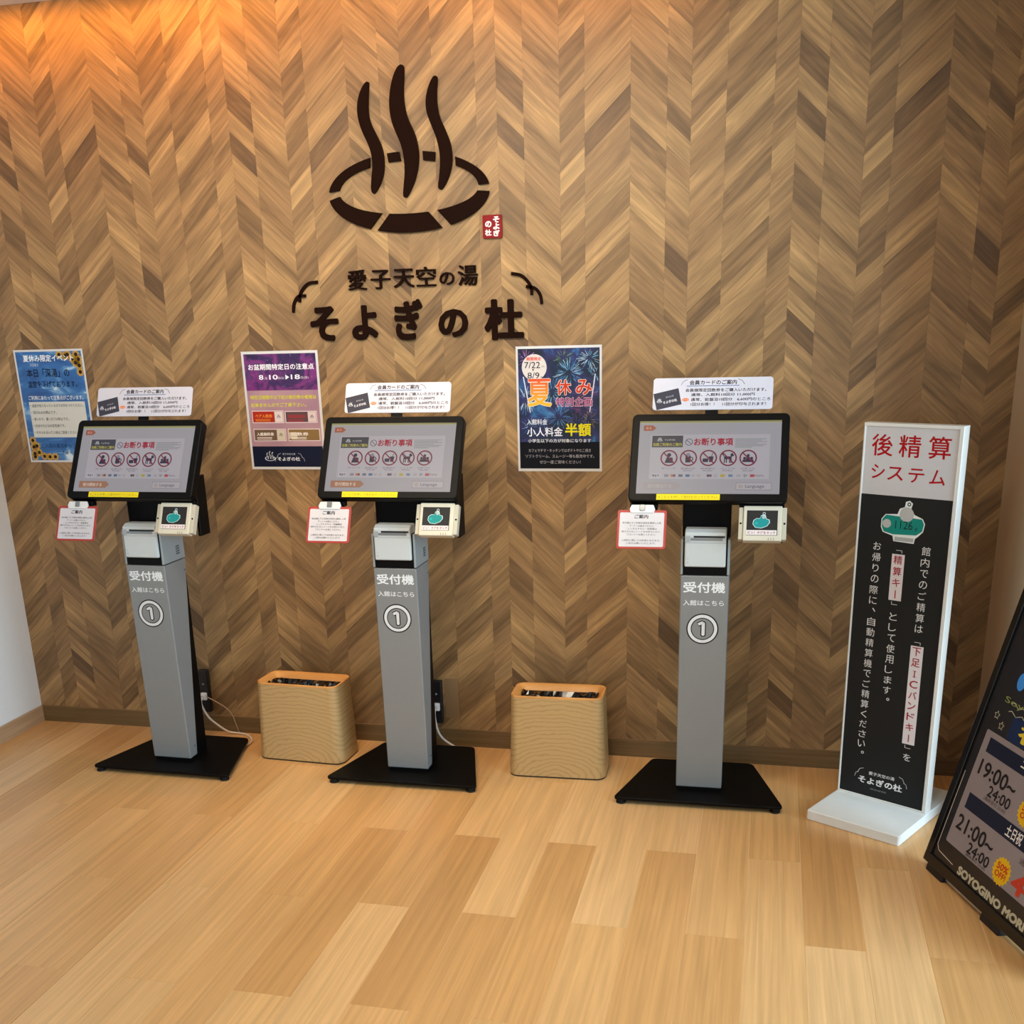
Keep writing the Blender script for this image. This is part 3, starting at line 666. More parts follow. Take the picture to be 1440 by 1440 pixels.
def make_topcard(i, label):
    base = (.0023, .075, 1.272)
    t = thing('card_sign', label, 'sign', at_kiosk(i, *base), KPOS[i][2], 'white member card signs standing on the kiosk screens')
    O = Vector((0, .1049 - base[1], 1.3319 - base[2])); U = Vector((1, 0, 0)); Vv = Vector((0, math.sin(.3716), math.cos(.3716))); N = U.cross(Vv); fm = (O, U, Vv, N)
    b = MB(); b.prism(rr(-.1853, -.0512, .1853, .0512, .010, 4), -.003, 0, mat('#c6c6d2', .4), fm); b.build('panel', t, .0006, 1)
    b = MB(); b.prism([(-.02, -.075), (.02, -.075), (.02, .0), (-.02, .0)], -.006, -.0032, BLACK, fm); b.build('stand_tab', t)
    S = Sheet(O + N * .0002, U, Vv)
    S.text('会員カードのご案内', -.072, .028, .074, .043, '#33303c', 2, .015)
    S.line([(-.080, .0245), (.082, .0245)], .0018, '#4668a0', 1)
    for sx in (-1, 1): S.line([(sx * .078, .045), (sx * .091, .040), (sx * .098, .028)], .0012, '#33303c', 1)
    rows = [('会員様限定回数券をご購入いただけます。', -.084, .165, .0055, .0165), ('通常、入館料10回分 11,000円', -.066, .130, -.0090, .0015),
            ('通常、岩盤浴10回分　6,600円のところ', -.066, .178, -.0245, -.0135), ('1回分お得！！　11回分が付与されます！', -.066, .165, -.0395, -.0285)]
    for s_, a, c, v0, v1 in rows: S.text(s_, a, v0, c, v1, '#3a3742', 1, .01)
    S.pn = 'oval_mark'
    S.circle(-.083, -.019, .0105, '#e0763a', 1, 20, sy=.5); S.text('または', -.091, -.0215, -.075, -.0165, '#f3e6dc', 2)
    c, s_ = math.cos(R(13)), math.sin(R(13)); q = lambda x, y: (-.139 + x * c - y * s_, -.0165 + x * s_ + y * c)
    S.pn = 'card_picture'
    S.poly([q(-.040, -.0265), q(.040, -.0265), q(.040, .0265), q(-.040, .0265)], '#3a3a46', 1)
    S.text('そよぎの杜', *q(-.016, -.008), *[a + b2 for a, b2 in zip(q(-.016, -.008), (.044, .009))], '#e4e4ea', 2, .02, rot=R(13))
    S.text('愛子天空の湯', *q(-.004, .007), *[a + b2 for a, b2 in zip(q(-.004, .007), (.024, .0045))], '#c4c4cc', 2, rot=R(13))
    onsen(S, *q(-.026, -.001), .013, '#e4e4ea', 2)
    S.build(t); return t
tl = ['white member card sign on top of the kiosk screen nearest the pale left wall',
      'white member card sign on top of the middle kiosk screen',
      'white member card sign on top of the right kiosk screen, below the bare plank wall']
for i in range(3): make_topcard(i, tl[i])

# ------------------------------------------------------------------ wooden waste bins
RIMW = objwood('bin_rim_plywood', '#c98d4a', '#d69c58', (6, 6, 40), .4)
def loft(mb, rings, mt, cap=None):
    n = len(rings[0]); vs = [p for r in rings for p in r]
    fs = [(k * n + i, k * n + (i + 1) % n, (k + 1) * n + (i + 1) % n, (k + 1) * n + i) for k in range(len(rings) - 1) for i in range(n)]
    if cap == 'top': fs.append(tuple((len(rings) - 1) * n + i for i in range(n)))
    mb.add(vs, fs, mt)
def ring(w_, d, r, z, yo=0): return [(x, y + yo, z) for x, y in rr(-w_ / 2, -d / 2, w_ / 2, d / 2, r, 7)]
def make_bin(x, y, rz, label):
    t = thing('waste_bin', label, 'bin', (x, y, 0), rz, 'oak waste bins between the kiosks')
    b = MB(); loft(b, [ring(.346, .170, .035, .0), ring(.350, .174, .037, .002), ring(.350, .174, .037, .006), ring(.340, .165, .035, .007)], mat('#2c2015', .5)); b.build('bottom_rim', t, smooth=False)
    b = MB(); loft(b, [ring(.350 - .022 * k, .174 - .018 * k, .037 - .005 * k, .006 + .294 * k) for k in (0, .25, .5, .75, 1)], BINWOOD); b.build('body', t, smooth=True)
    b = MB(); loft(b, [ring(.328, .156, .032, .298), ring(.330, .158, .033, .3035), ring(.327, .155, .032, .306), ring(.320, .148, .029, .3062), ring(.308, .136, .022, .302), ring(.282, .104, .014, .288), ring(.278, .100, .012, .284), ring(.276, .098, .012, .20)], RIMW); b.build('rim', t, smooth=True)
    # black bag puckered in the opening
    rs = random.Random(int(x * 100)); bm = bmesh.new()
    nx, ny = 26, 9; g = [[bm.verts.new((-.138 + .276 * i / (nx - 1), -.049 + .098 * j / (ny - 1), .285 - .02 * math.sin(math.pi * i / (nx - 1)) * math.sin(math.pi * j / (ny - 1)) + (rs.uniform(-.012, .010) if 0 < j < ny - 1 else 0))) for j in range(ny)] for i in range(nx)]
    for i in range(nx - 1):
        for j in range(ny - 1): bm.faces.new((g[i][j], g[i + 1][j], g[i + 1][j + 1], g[i][j + 1]))
    me = bpy.data.meshes.new('bin_bag'); bm.to_mesh(me); bm.free(); link('bin_bag', me, t, [mat('#08080a', .15)])
    return t
make_bin(.172, -.178, R(-3), 'oak veneer waste bin between the left kiosk and the middle kiosk')
make_bin(1.152, -.172, R(2), 'oak veneer waste bin between the middle kiosk and the right kiosk')

# ------------------------------------------------------------------ power strips, hatch and cables
def power_strip(x0, z0, z1, label):
    t = thing('power_strip', label, 'power strip', (x0, 0, z0), 0, 'black power strips on the wall behind the kiosks')
    b = MB(); b.box(-.019, .019, -.032, -.0075, 0, z1 - z0, mat('#131419', .35)); b.build('case', t, .003, 2)
    b = MB(); b.box(-.012, .012, -.044, -.032, .055, .085, mat('#dfe0e0', .4)); b.box(-.009, .009, -.052, -.044, .058, .08, mat('#c9caca', .4)); b.build('plug', t, .002, 1)
    S = Sheet((0, -.0322, 0), (1, 0, 0), (0, 0, 1)); S.poly([(-.004, .115), (.005, .12), (-.004, .125)], '#8f99a5', 0, 'mark'); S.build(t)
    return t
power_strip(-.334, .09, .267, 'black vertical power strip on the wall behind the left kiosk')
power_strip(.648, .098, .269, 'black vertical power strip on the wall behind the middle kiosk')
b = MB(); b.box(.672, .727, -.0015, 0, .113, .272, mat('#8a6d4c', .5)); o = b.build('outlet_cover'); tag(o, 'small wood-toned outlet cover plate on the wall right of the middle kiosk', 'cover plate')
WCAB = mat('#d6cbbd', .45)
tag(tube('power_cable', [(-.334, -.054, .158), (-.337, -.07, .15), (-.338, -.05, .111), (-.317, -.05, .0695), (-.2765, -.05, .042), (-.2446, -.037, .008), (-.2066, -.0234, .0045), (-.1664, -.034, .0045), (-.1286, -.067, .0045), (-.1097, -.097, .0045), (-.1045, -.134, .0045), (-.112, -.152, .0055), (-.14, -.16, .0055)], .0042, WCAB), 'thick white cable looping on the floor between the left kiosk and the first bin', 'cable')
tag(tube('power_cable', [(-.330, -.040, .163), (-.2758, -.03, .1327), (-.2393, -.03, .109), (-.2204, -.03, .0847), (-.2100, -.03, .0426), (-.2066, -.018, .008), (-.209, -.014, .0028)], .0025, mat('#a98f74', .5)), 'thin pale cable hanging in an arc beside the thick looped cable at the left kiosk', 'cable')
tag(tube('power_cable', [(.648, -.054, .165), (.645, -.07, .16), (.6467, -.05, .0896), (.656, -.05, .0608), (.6763, -.05, .0363), (.704, -.05, .021), (.735, -.055, .0045), (.76, -.06, .0045)], .0042, WCAB), 'short white cable dropping to the floor right of the middle kiosk', 'cable')

# ------------------------------------------------------------------ wall emblem and lettering
DB = mat('#190802', .7, 0, 0, .06); DBS = mat('#2c1208', .5)
STEAM = [[[0.5138, 2.3202], [0.5028, 2.3173], [0.4845, 2.2931], [0.4717, 2.2574], [0.4703, 2.2207], [0.4816, 2.1768], [0.5006, 2.1384], [0.5115, 2.1066], [0.5132, 2.0688], [0.5061, 2.0313], [0.5014, 1.9965], [0.5079, 1.9834], [0.5154, 1.9849], [0.5355, 2.0107], [0.5512, 2.0478], [0.5542, 2.0917], [0.5473, 2.1295], [0.5314, 2.1614], [0.5123, 2.1996], [0.5073, 2.2307], [0.5104, 2.2732], [0.5163, 2.3152]], [[0.6317, 2.3621], [0.6172, 2.356], [0.5998, 2.3274], [0.5872, 2.2862], [0.5816, 2.2442], [0.5877, 2.195], [0.6033, 2.1572], [0.6171, 2.1254], [0.6242, 2.0878], [0.6251, 2.0439], [0.6174, 2.0002], [0.6135, 1.9718], [0.6204, 1.9651], [0.6293, 1.9691], [0.6518, 2.0047], [0.6669, 2.0417], [0.6751, 2.0849], [0.6732, 2.1284], [0.6611, 2.166], [0.6419, 2.2038], [0.6335, 2.2409], [0.6325, 2.2832], [0.6368, 2.3189], [0.639, 2.3557]], [[0.7457, 2.3221], [0.7343, 2.3181], [0.7174, 2.2895], [0.7071, 2.2542], [0.708, 2.2179], [0.7222, 2.1806], [0.738, 2.143], [0.7467, 2.1056], [0.7485, 2.0684], [0.7427, 2.0252], [0.7362, 1.9941], [0.7407, 1.9845], [0.7515, 1.9858], [0.773, 2.0173], [0.7861, 2.054], [0.7892, 2.0909], [0.7832, 2.1281], [0.7673, 2.1657], [0.7495, 2.2032], [0.7443, 2.2397], [0.7447, 2.2757], [0.7501, 2.314]]]
# oval of seven segments: outer ellipse / inner ellipse (heavier at the bottom)
CX, CZ = .6308, 1.9825
def ell(a, side):
    if side: return (CX + .2805 * math.cos(a), CZ + .1245 * math.sin(a) + (0 if math.sin(a) > 0 else 0))
    return (CX + .2445 * math.cos(a), CZ + .0065 + (.0905 if math.sin(a) > 0 else .0720) * math.sin(a))
def seg(o0, o1, i1, i0, n=12):
    return [ell(R(o0 + (o1 - o0) * k / n), 1) for k in range(n + 1)] + [ell(R(i1 + (i0 - i1) * k / n), 0) for k in range(n + 1)]
RING = [seg(117, 174, 173.5, 122), seg(95, 103.5, 104.5, 94.5, 3), seg(69, 78, 76, 66.5, 3), seg(6, 53, 46, 2.5),
        seg(-4.5, -59, -66, -10), seg(-66, -114, -106, -74), seg(-120, -174, -173, -113)]
def flat(pts, n0, n1, mt, name, parent, bevel=0):
    """cut-out standing n0..n1 in front of the wall; pts are (x, z)"""
    a = sum(pts[i][0] * pts[(i + 1) % len(pts)][1] - pts[(i + 1) % len(pts)][0] * pts[i][1] for i in range(len(pts)))
    if a < 0: pts = pts[::-1]
    b = MB(); b.prism(pts, n0, n1, mt, (Vector((0, 0, 0)), Vector((1, 0, 0)), Vector((0, 0, 1)), Vector((0, -1, 0))))
    return b.build(name, parent, bevel, 1)
def smooth2(pts, it=2):
    for _ in range(it):
        out = []
        for i in range(len(pts)):
            a, c = pts[i], pts[(i + 1) % len(pts)]
            out += [(a[0] * .75 + c[0] * .25, a[1] * .75 + c[1] * .25), (a[0] * .25 + c[0] * .75, a[1] * .25 + c[1] * .75)]
        pts = out
    return pts
em = thing('wall_emblem', 'large dark brown hot spring emblem of three steams rising from a broken oval', 'emblem', (0, 0, 0))
for s_ in STEAM: flat(smooth2([tuple(p) for p in s_]), .001, .014, DB, 'steam', em)
for s_ in RING: flat(s_, .001, .014, DB, 'oval_segment', em)
def letters(root, items, n0=.001, n1=.012, bold=.035):
    for ch, (x0, z0, x1, z1) in items:
        vs, fs, (a0, b0, a1, b1) = glyphs(ch)
        a0 -= bold; b0 -= bold; a1 += bold; b1 += bold; bm = bmesh.new()
        for i, (dx, dy) in enumerate(shifts(bold)):
            V_ = [bm.verts.new((x0 + (v.x + dx - a0) * (x1 - x0) / (a1 - a0), -n1 + i * .0001, z0 + (v.y + dy - b0) * (z1 - z0) / (b1 - b0))) for v in vs]
            for f in fs: bm.faces.new([V_[i] for i in f])
        r = bmesh.ops.extrude_face_region(bm, geom=list(bm.faces))
        bmesh.ops.translate(bm, vec=(0, n1 - n0, 0), verts=[v for v in r['geom'] if isinstance(v, bmesh.types.BMVert)])
        bmesh.ops.recalc_face_normals(bm, faces=bm.faces)
        me = bpy.data.meshes.new('character'); bm.to_mesh(me); bm.free(); link('character', me, root, [DB])
l1 = thing('wall_lettering', 'smaller dark brown cut-out characters 愛子天空の湯 below the emblem', 'lettering')
letters(l1, [('愛', (0.3957, 1.6807, 0.4633, 1.7475)), ('子', (0.4793, 1.6815, 0.5502, 1.7445)), ('天', (0.5622, 1.6837, 0.6363, 1.7449)), ('空', (0.6444, 1.6852, 0.7139, 1.7489)), ('の', (0.7267, 1.6877, 0.7788, 1.7291)), ('湯', (0.7922, 1.6831, 0.8613, 1.749))], bold=.014)
l2 = thing('wall_lettering', 'larger dark brown cut-out characters そよぎの杜 with curved marks at both ends', 'lettering')
letters(l2, [('そ', (0.2441, 1.5148, 0.3479, 1.6324)), ('よ', (0.3992, 1.5151, 0.4932, 1.6323)), ('ぎ', (0.5575, 1.5113, 0.66, 1.6466)), ('の', (0.7156, 1.5169, 0.821, 1.6103)), ('杜', (0.8789, 1.5035, 1.0169, 1.6377))], bold=.04)
ARC = [[[0.2826, 1.7125], [0.2498, 1.7093], [0.228, 1.6943], [0.2137, 1.6732], [0.208, 1.6482]], [[0.2338, 1.669], [0.2066, 1.6677], [0.188, 1.6452], [0.1817, 1.6141]], [[0.9772, 1.7164], [1.009, 1.7098], [1.0309, 1.692], [1.0438, 1.6711], [1.0463, 1.6457]], [[1.0268, 1.6737], [1.0564, 1.6673], [1.0745, 1.6462], [1.0799, 1.6165]]]
def stroke(pts, w0, w1, nn=14):
    # Catmull-Rom through the points, tapered band
    P = [Vector(p) for p in pts]; P = [P[0] * 2 - P[1]] + P + [P[-1] * 2 - P[-2]]; C = []
    for i in range(1, len(P) - 2):
        for k in range(5):
            t = k / 5; a, b_, c, d = P[i - 1:i + 3]
            C.append(.5 * ((2 * b_) + (c - a) * t + (2 * a - 5 * b_ + 4 * c - d) * t * t + (3 * b_ - a - 3 * c + d) * t ** 3))
    C.append(P[-2]); A, B = [], []
    for i, p in enumerate(C):
        d = (C[min(i + 1, len(C) - 1)] - C[max(i - 1, 0)]).normalized(); n = Vector((-d.y, d.x)); w_ = (w0 + (w1 - w0) * i / (len(C) - 1)) / 2
        A.append(tuple(p + n * w_)); B.append(tuple(p - n * w_))
    return A + B[::-1]
for a in ARC: flat(stroke(a, .011, .009), .001, .010, DB, 'curved_mark', l2)
b = MB(); b.prism(rr(.8849, 1.8281, .9502, 1.9, .004, 3), .0012, .012, mat('#80070f', .5, 0, 0, .2), (Vector((0, 0, 0)), Vector((1, 0, 0)), Vector((0, 0, 1)), Vector((0, -1, 0))))
sl_ = thing('seal_plaque', 'small red seal plaque with white characters right of the emblem', 'plaque')
b.build('plate', sl_, .001, 1)
S = Sheet((.8849, -.012, 1.8281), (1, 0, 0), (0, 0, 1))
for ch, u, v in (('そ', .036, .0475), ('よ', .036, .0265), ('ぎ', .036, .0055), ('の', .009, .034), ('杜', .008, .008)):
    S.text(ch, u, v, u + .022, v + .0195, '#f2e4e2', 1, .05, 'seal_characters')
S.build(sl_)

# ------------------------------------------------------------------ posters
PW, PH = .2975, .4215
def poster(x, z, label, rot=0, edge='#d2d0ce'):
    t = thing('poster', label, 'poster', (x, -.0025, z - PH), 0)
    b = MB(); b.box(0, PW, -.0008, 0, 0, PH, mat(edge, .4)); b.build('paper', t)
    t.rotation_euler = (0, rot, 0)
    S = Sheet((0, -.0009, 0), (1, 0, 0), (0, 0, 1)); S.W = PW; S.H = PH; S.split = True
    return t, S
def rel(S):
    W_, H_ = S.W, S.H
    rect = lambda u0, v0, u1, v1, c, l=0, r=0: S.rect(u0 * W_, (1 - v1) * H_, u1 * W_, (1 - v0) * H_, c, l, r=r)
    text = lambda s, u0, v0, u1, v1, c, l=3, bold=0, rot=0: S.text(s, u0 * W_, (1 - v1) * H_, u1 * W_, (1 - v0) * H_, c, l, bold, rot=rot)
    return rect, text
def outlined(text, s, box, c, oc, bold, ob, l=4, rot=0):
    u0, v0, u1, v1 = box; e = .006
    text(s, u0 - e, v0 - e * .7, u1 + e, v1 + e * .7, oc, l, ob, rot); text(s, u0, v0, u1, v1, c, l + 1, bold, rot)
# 1 blue sky and sunflowers
t, S = poster(-.981, 1.5115, 'blue sky poster with sunflowers in two corners, leftmost on the plank wall')
rect, text = rel(S)
rect(.025, .018, .975, .982, cloudy('print_sky', [(.3, '#1c4d8c'), (.5, '#2b66a6'), (.6, '#5f93c2'), (.68, '#cfdde6')], 9, .8, 5, .3, asp=(1, 1, 2.2)))
def sunflower(u, v, r):
    S.k += 1; S.pn = 'sunflower#%d' % S.k
    cx, cy = u * PW, (1 - v) * PH
    for k in range(14):
        a = 2 * math.pi * k / 14 + u * 9; w_ = .2
        P = [(cx + r * .35 * math.cos(a - w_), cy + r * .35 * math.sin(a - w_)), (cx + r * .8 * math.cos(a - w_ * .8), cy + r * .8 * math.sin(a - w_ * .8)), (cx + r * math.cos(a), cy + r * math.sin(a)), (cx + r * .8 * math.cos(a + w_ * .8), cy + r * .8 * math.sin(a + w_ * .8)), (cx + r * .35 * math.cos(a + w_), cy + r * .35 * math.sin(a + w_))]
        P = [(min(max(x, .0075), PW - .0075), min(max(y, .0076), PH - .0076)) for x, y in P]
        S.poly(P, '#dcae1a' if k % 2 else '#c99412', 2)
    S.circle(cx, cy, r * .42, '#2d1c10', 3, 16)
for u, v in ((.66, .03), (.78, .035), (.90, .04), (.95, .09), (.84, .085), (.93, .145), (.95, .2), (.88, .12), (.74, .06)): sunflower(min(u, .93), max(v, .048), .017)
for u, v in ((.07, .80), (.06, .86), (.13, .85), (.07, .92), (.15, .91), (.22, .945), (.08, .955), (.30, .955), (.38, .962)): sunflower(max(u, .08), min(v, .95), .016)
S.pn = 'cloud'
for u, v in ((.70, .955), (.78, .945), (.88, .955)): S.circle(u * PW, (1 - v) * PH, .011, '#d9e4ea', 1, 16)
text('夏休み限定イベント', .13, .045, .86, .105, '#eef2f4', 4, .02); text('の注意点', .22, .12, .34, .145, '#c9d6e2', 4)
text('本日「深湯」の', .15, .165, .77, .24, '#16243c', 4, .015); text('温度を下げております。', .14, .272, .86, .33, '#16243c', 4, .01)
text('ご利用にあたって注意点がございます。', .12, .40, .92, .44, '#e9eef2', 4, .01)
S.pn = 'text_panel'
rect(.11, .455, .93, .775, '#b9c4cc', 1); rect(.115, .459, .925, .771, '#d3d3cc', 2)
for k, s_ in enumerate(('・温度が低くなっているのでお気をつけください。', '・飛び込みは禁止です。', '・潜ったり、歌ったりは禁止です。', '・のぼせなどは大変危険です。', '・タオルをまいて入浴はご遠慮ください。')):
    v = .475 + k * .06; text(s_, .13, v, .13 + .036 * len(s_) * .93, v + .028, '#2f3338', 4)
text('ご入浴の皆さまへ ご理解と', .2, .83, .88, .868, '#12305c', 4); text('ご了承ください。', .42, .895, .86, .93, '#12305c', 4)
S.build(t)
# 2 galaxy, pink coupons
t, S = poster(-.0380, 1.4863, 'purple and pink poster with four coupon pictures, partly behind the middle kiosk screen')
rect, text = rel(S)
rect(.03, .022, .97, .325, cloudy('print_galaxy', [(.3, '#140f28'), (.45, '#3a1c54'), (.55, '#7c2c74'), (.64, '#34305c'), (.75, '#3f6c8c')], 11, 1.2, 6, .3))
rect(.03, .325, .97, .80, cloudy('print_mauve', [(.3, '#9a7488'), (.6, '#b08a92'), (.8, '#96808e')], 5, .5, 3, .35))
rect(.03, .80, .97, .978, '#10162e')
for i in range(46): S.circle(random.uniform(.05, .95) * PW, (1 - random.uniform(.03, .32)) * PH, random.uniform(.0004, .0012), random.choice(['#e8e6f4', '#e05ab0', '#6fb0e0']), 1, 6)
text('お盆期間特定日の注意点', .08, .105, .94, .155, '#f2f0f4', 3, .02)
text('8', .21, .195, .27, .235, '#f2f0f4', 3, .02); text('月', .285, .215, .315, .235, '#f2f0f4', 3); text('10', .345, .195, .46, .235, '#f2f0f4', 3, .02); text('日(土)', .465, .212, .54, .235, '#f2f0f4', 3); S.poly([(.56 * PW, (1 - .237) * PH), (.61 * PW, (1 - .217) * PH), (.56 * PW, (1 - .195) * PH)], '#f2f0f4', 3)
text('18', .63, .195, .75, .235, '#f2f0f4', 3, .02); text('日(日)', .76, .212, .86, .235, '#f2f0f4', 3)
text('特定日期間中は下記の割引券の使用は', .07, .365, .94, .40, '#d6cf2c', 3, .02); text('出来ませんのでご了承下さい。', .07, .43, .80, .465, '#d6cf2c', 3, .02)
for (u0, v0, u1, v1, c1, c2, a, c3) in ((.07, .495, .49, .60, '#a82c1c', '#d9cfcd', 'ペア入館券', '#e89038'), (.51, .50, .93, .60, '#5c4648', '#d9c5c6', '岩盤浴無料券', '#b0323a'), (.07, .65, .50, .755, '#6c5442', '#cbbfae', '入館無料券', '#efe8e2'), (.53, .65, .95, .755, '#84683f', '#c9b9a0', '回数券', '#efe8e2')):
    S.k += 1; S.pn = 'coupon#%d' % S.k
    rect(u0, v0, u1, v1, '#e4d8da', 1); rect(u0 + .008, v0 + .006, u1 - .008, v1 - .006, c1, 2); 
    if u0 < .52: rect(u1 - .12, v0 + .008, u1 - .012, v1 - .008, c2, 3); onsen(S, (u1 - .066) * PW, (1 - (v0 + v1) / 2) * PH, .012, '#4b4248', 4)
    else: rect(u0 + .012, v0 + .03, u0 + .12, v1 - .02, c2, 3)
    text(a, u0 + .04, v0 + .03, u0 + .27, v0 + .06, c3, 4, .02)
    for kk in range(2): rect(u0 + .04, v0 + .072 + kk * .012, u0 + .24, v0 + .077 + kk * .012, c3, 4)
S.pn = 'logo'
onsen(S, .26 * PW, (1 - .895) * PH, .034, '#cfd6e4', 2); text('そよぎの杜', .36, .892, .66, .926, '#dfe4ee', 3, .02); text('愛子天空の湯', .43, .858, .60, .876, '#b9c2d4', 3); brackets(S, .345 * PW, .70 * PW, (1 - .93) * PH, (1 - .86) * PH, '#b9c2d4', .0012)
S.build(t)
# 3 fireworks
t, S = poster(.9850, 1.4822, 'fireworks poster with orange 夏休み lettering, hanging alone between the middle and right kiosks')
rect, text = rel(S)
rect(.025, .020, .975, .978, cloudy('print_night', [(.32, '#080b18'), (.46, '#121e40'), (.56, '#2a2458'), (.62, '#1d4878'), (.72, '#3a88b8')], 13, 1.0, 5, .3))
rect(.025, .76, .975, .978, '#0a0c16', 1)
rs = random.Random(3)
for (u, v, r, n, cols) in ((.62, .21, .052, 70, ['#7cc4ec', '#bfe2f4', '#3d94cc']), (.10, .42, .050, 60, ['#5da8dc', '#a8d4ee', '#dfeef6']), (.86, .10, .045, 50, ['#8fd0e8', '#e8f2f4', '#6a9ec4']), (.12, .10, .04, 46, ['#b06ac0', '#7c4aa8', '#e0b0e0']), (.82, .38, .045, 46, ['#a04070', '#5a3a7c', '#c88aa0']), (.50, .56, .05, 50, ['#3a78b8', '#7ab0dc', '#2a5898']), (.85, .58, .035, 40, ['#8a7a5c', '#c0b490', '#5a6078']), (.55, .10, .035, 36, ['#4f7c4a', '#7aa060', '#305c3c']), (.15, .64, .035, 36, ['#3c88c4', '#9fcbe8', '#285c94']), (.30, .55, .05, 60, ['#2a6098', '#4a88c0', '#6a5a98']), (.70, .62, .045, 50, ['#4a4a7c', '#7a6a9c', '#3a6a94']), (.42, .36, .05, 60, ['#4a9ad0', '#2a6aa0', '#8ac4e4']), (.93, .22, .03, 36, ['#6ab0d8', '#a8d8ec']), (.78, .49, .04, 44, ['#7a3a6a', '#a05a88', '#4a3a6a'])):
    for k in range(n):
        a = rs.uniform(0, 2 * math.pi); r0 = rs.uniform(.15, .6) * r; r1 = r0 + rs.uniform(.2, .55) * r
        x, y = u * PW, (1 - v) * PH; A = (x + r0 * math.cos(a), y + r0 * math.sin(a)); B = (x + r1 * math.cos(a), y + r1 * math.sin(a))
        if all(.008 < q[0] < PW - .008 and .10 < q[1] < PH - .010 for q in (A, B)): S.line([A, B], rs.uniform(.0005, .0011), rs.choice(cols), 2)
S.pn = 'round_badge'
S.circle(.215 * PW, (1 - .165) * PH, .0435, '#d4ccc8', 3, 40)
text('期間限定', .125, .085, .30, .112, '#d8503c', 4, .03); text('7/22', .10, .122, .285, .172, '#23222a', 4, .005); text('(月)', .30, .152, .335, .168, '#23222a', 4)
S.poly([(.19 * PW, (1 - .178) * PH), (.202 * PW, (1 - .196) * PH), (.214 * PW, (1 - .178) * PH)], '#23222a', 4); text('8/9', .135, .205, .275, .252, '#23222a', 4, .005); text('(金)', .285, .235, .32, .25, '#23222a', 4)
GRAD = bpy.data.materials.new('print_orange_yellow'); GRAD.use_nodes = True; nt = GRAD.node_tree
tc_ = node(nt, 'ShaderNodeTexCoord'); sp = node(nt, 'ShaderNodeSeparateXYZ'); mr = node(nt, 'ShaderNodeMapRange'); mr.inputs['From Min'].default_value = .225; mr.inputs['From Max'].default_value = .31
rp = node(nt, 'ShaderNodeValToRGB'); rp.color_ramp.elements[0].color = lin('#e8b414'); rp.color_ramp.elements[1].color = lin('#dc4c18')
nt.links.new(tc_.outputs['Object'], sp.inputs[0]); nt.links.new(sp.outputs[2], mr.inputs[0]); nt.links.new(mr.outputs[0], rp.inputs[0]); nt.links.new(rp.outputs[0], nt.nodes['Principled BSDF'].inputs['Base Color'])
S.pn = 'slanted_bar'
S.line([(.085 * PW, (1 - .24) * PH), (.16 * PW, (1 - .52) * PH)], .0035, '#d8dce4', 3); S.line([(.925 * PW, (1 - .225) * PH), (.86 * PW, (1 - .52) * PH)], .0035, '#d8dce4', 3)
outlined(text, '夏', (.13, .255, .415, .475), GRAD, '#d8ccbc', .014, .045)
outlined(text, '休', (.465, .265, .645, .385), '#cc3a18', '#dccac2', .02, .055); outlined(text, 'み', (.70, .265, .885, .385), '#cc3a18', '#dccac2', .02, .055)
outlined(text, '特別企画', (.465, .405, .885, .475), '#9a1a62', '#d8c4ce', .012, .04)
text('入館料金', .115, .575, .36, .62, '#e8ecf2', 4, .01); outlined(text, '小人料金', (.115, .64, .54, .715), '#f0f2f6', '#1c3c70', .015, .05); outlined(text, '半額', (.57, .61, .875, .715), '#dcd214', '#1c2a50', .03, .06)
text('小学生以下の方が対象になります', .125, .735, .875, .765, '#e8ecf2', 4, .01)
for s_, u0, u1, v in (('カフェマチマ・キッチンではポテトやたこ焼き', .13, .87, .815), ('ソフトクリーム、スムージー等も販売中です。', .09, .91, .862), ('ぜひ一度ご賞味ください！', .26, .75, .91)): text(s_, u0, v, u1, v + .028, '#b4b2b8', 4)
S.build(t)

# ------------------------------------------------------------------ tall white sign board
SA = R(-29.595)
sg = thing('sign_board', 'tall narrow white and black standing sign with red lettering, right of the last kiosk', 'sign', (2.1235642, -.2731424, 0), SA)
WHT = mat('#dcdcd8', .3); WHT2 = mat('#e4e8e8', .3)
b = MB(); b.box(-.0885, .2265, -.208, .235, 0, .034, WHT2); 
b = MB()
# base plate corners measured around the panel
b.prism(rr(-.0035, -.205, .3065, .225, .006, 3), 0, .034, WHT2); b.build('base', sg, .003, 2)
b = MB(); TH = .042
b.box(0, .0055, 0, TH, .034, 1.245, WHT); b.box(.289, .301, 0, TH, .034, 1.245, WHT); b.box(.0055, .289, 0, TH, 1.235, 1.245, WHT); b.box(.0055, .289, .004, TH, .034, 1.235, WHT)
b.box(.0055, .289, 0, TH, .034, .040, WHT)
b.build('frame', sg, .001, 1)
S = Sheet((0, .0038, .035), (1, 0, 0), (0, 0, 1)); S.split = True
S.rect(.0055, .9965, .289, 1.2, '#c6c5c8', 0, 'face_panel'); S.rect(.0055, .005, .289, .9965, '#1d1e1e', 0, 'face_panel')
RED = '#a50814'
for ch, (u0, v0, u1, v1) in (('後', (.027, 1.113, .0935, 1.178)), ('精', (.112, 1.113, .179, 1.178)), ('算', (.201, 1.113, .268, 1.178)), ('シ', (.032, 1.045, .074, 1.088)), ('ス', (.083, 1.043, .132, 1.083)), ('テ', (.148, 1.040, .196, 1.082)), ('ム', (.212, 1.038, .259, 1.082))): S.text(ch, u0, v0, u1, v1, RED, 1, .01)
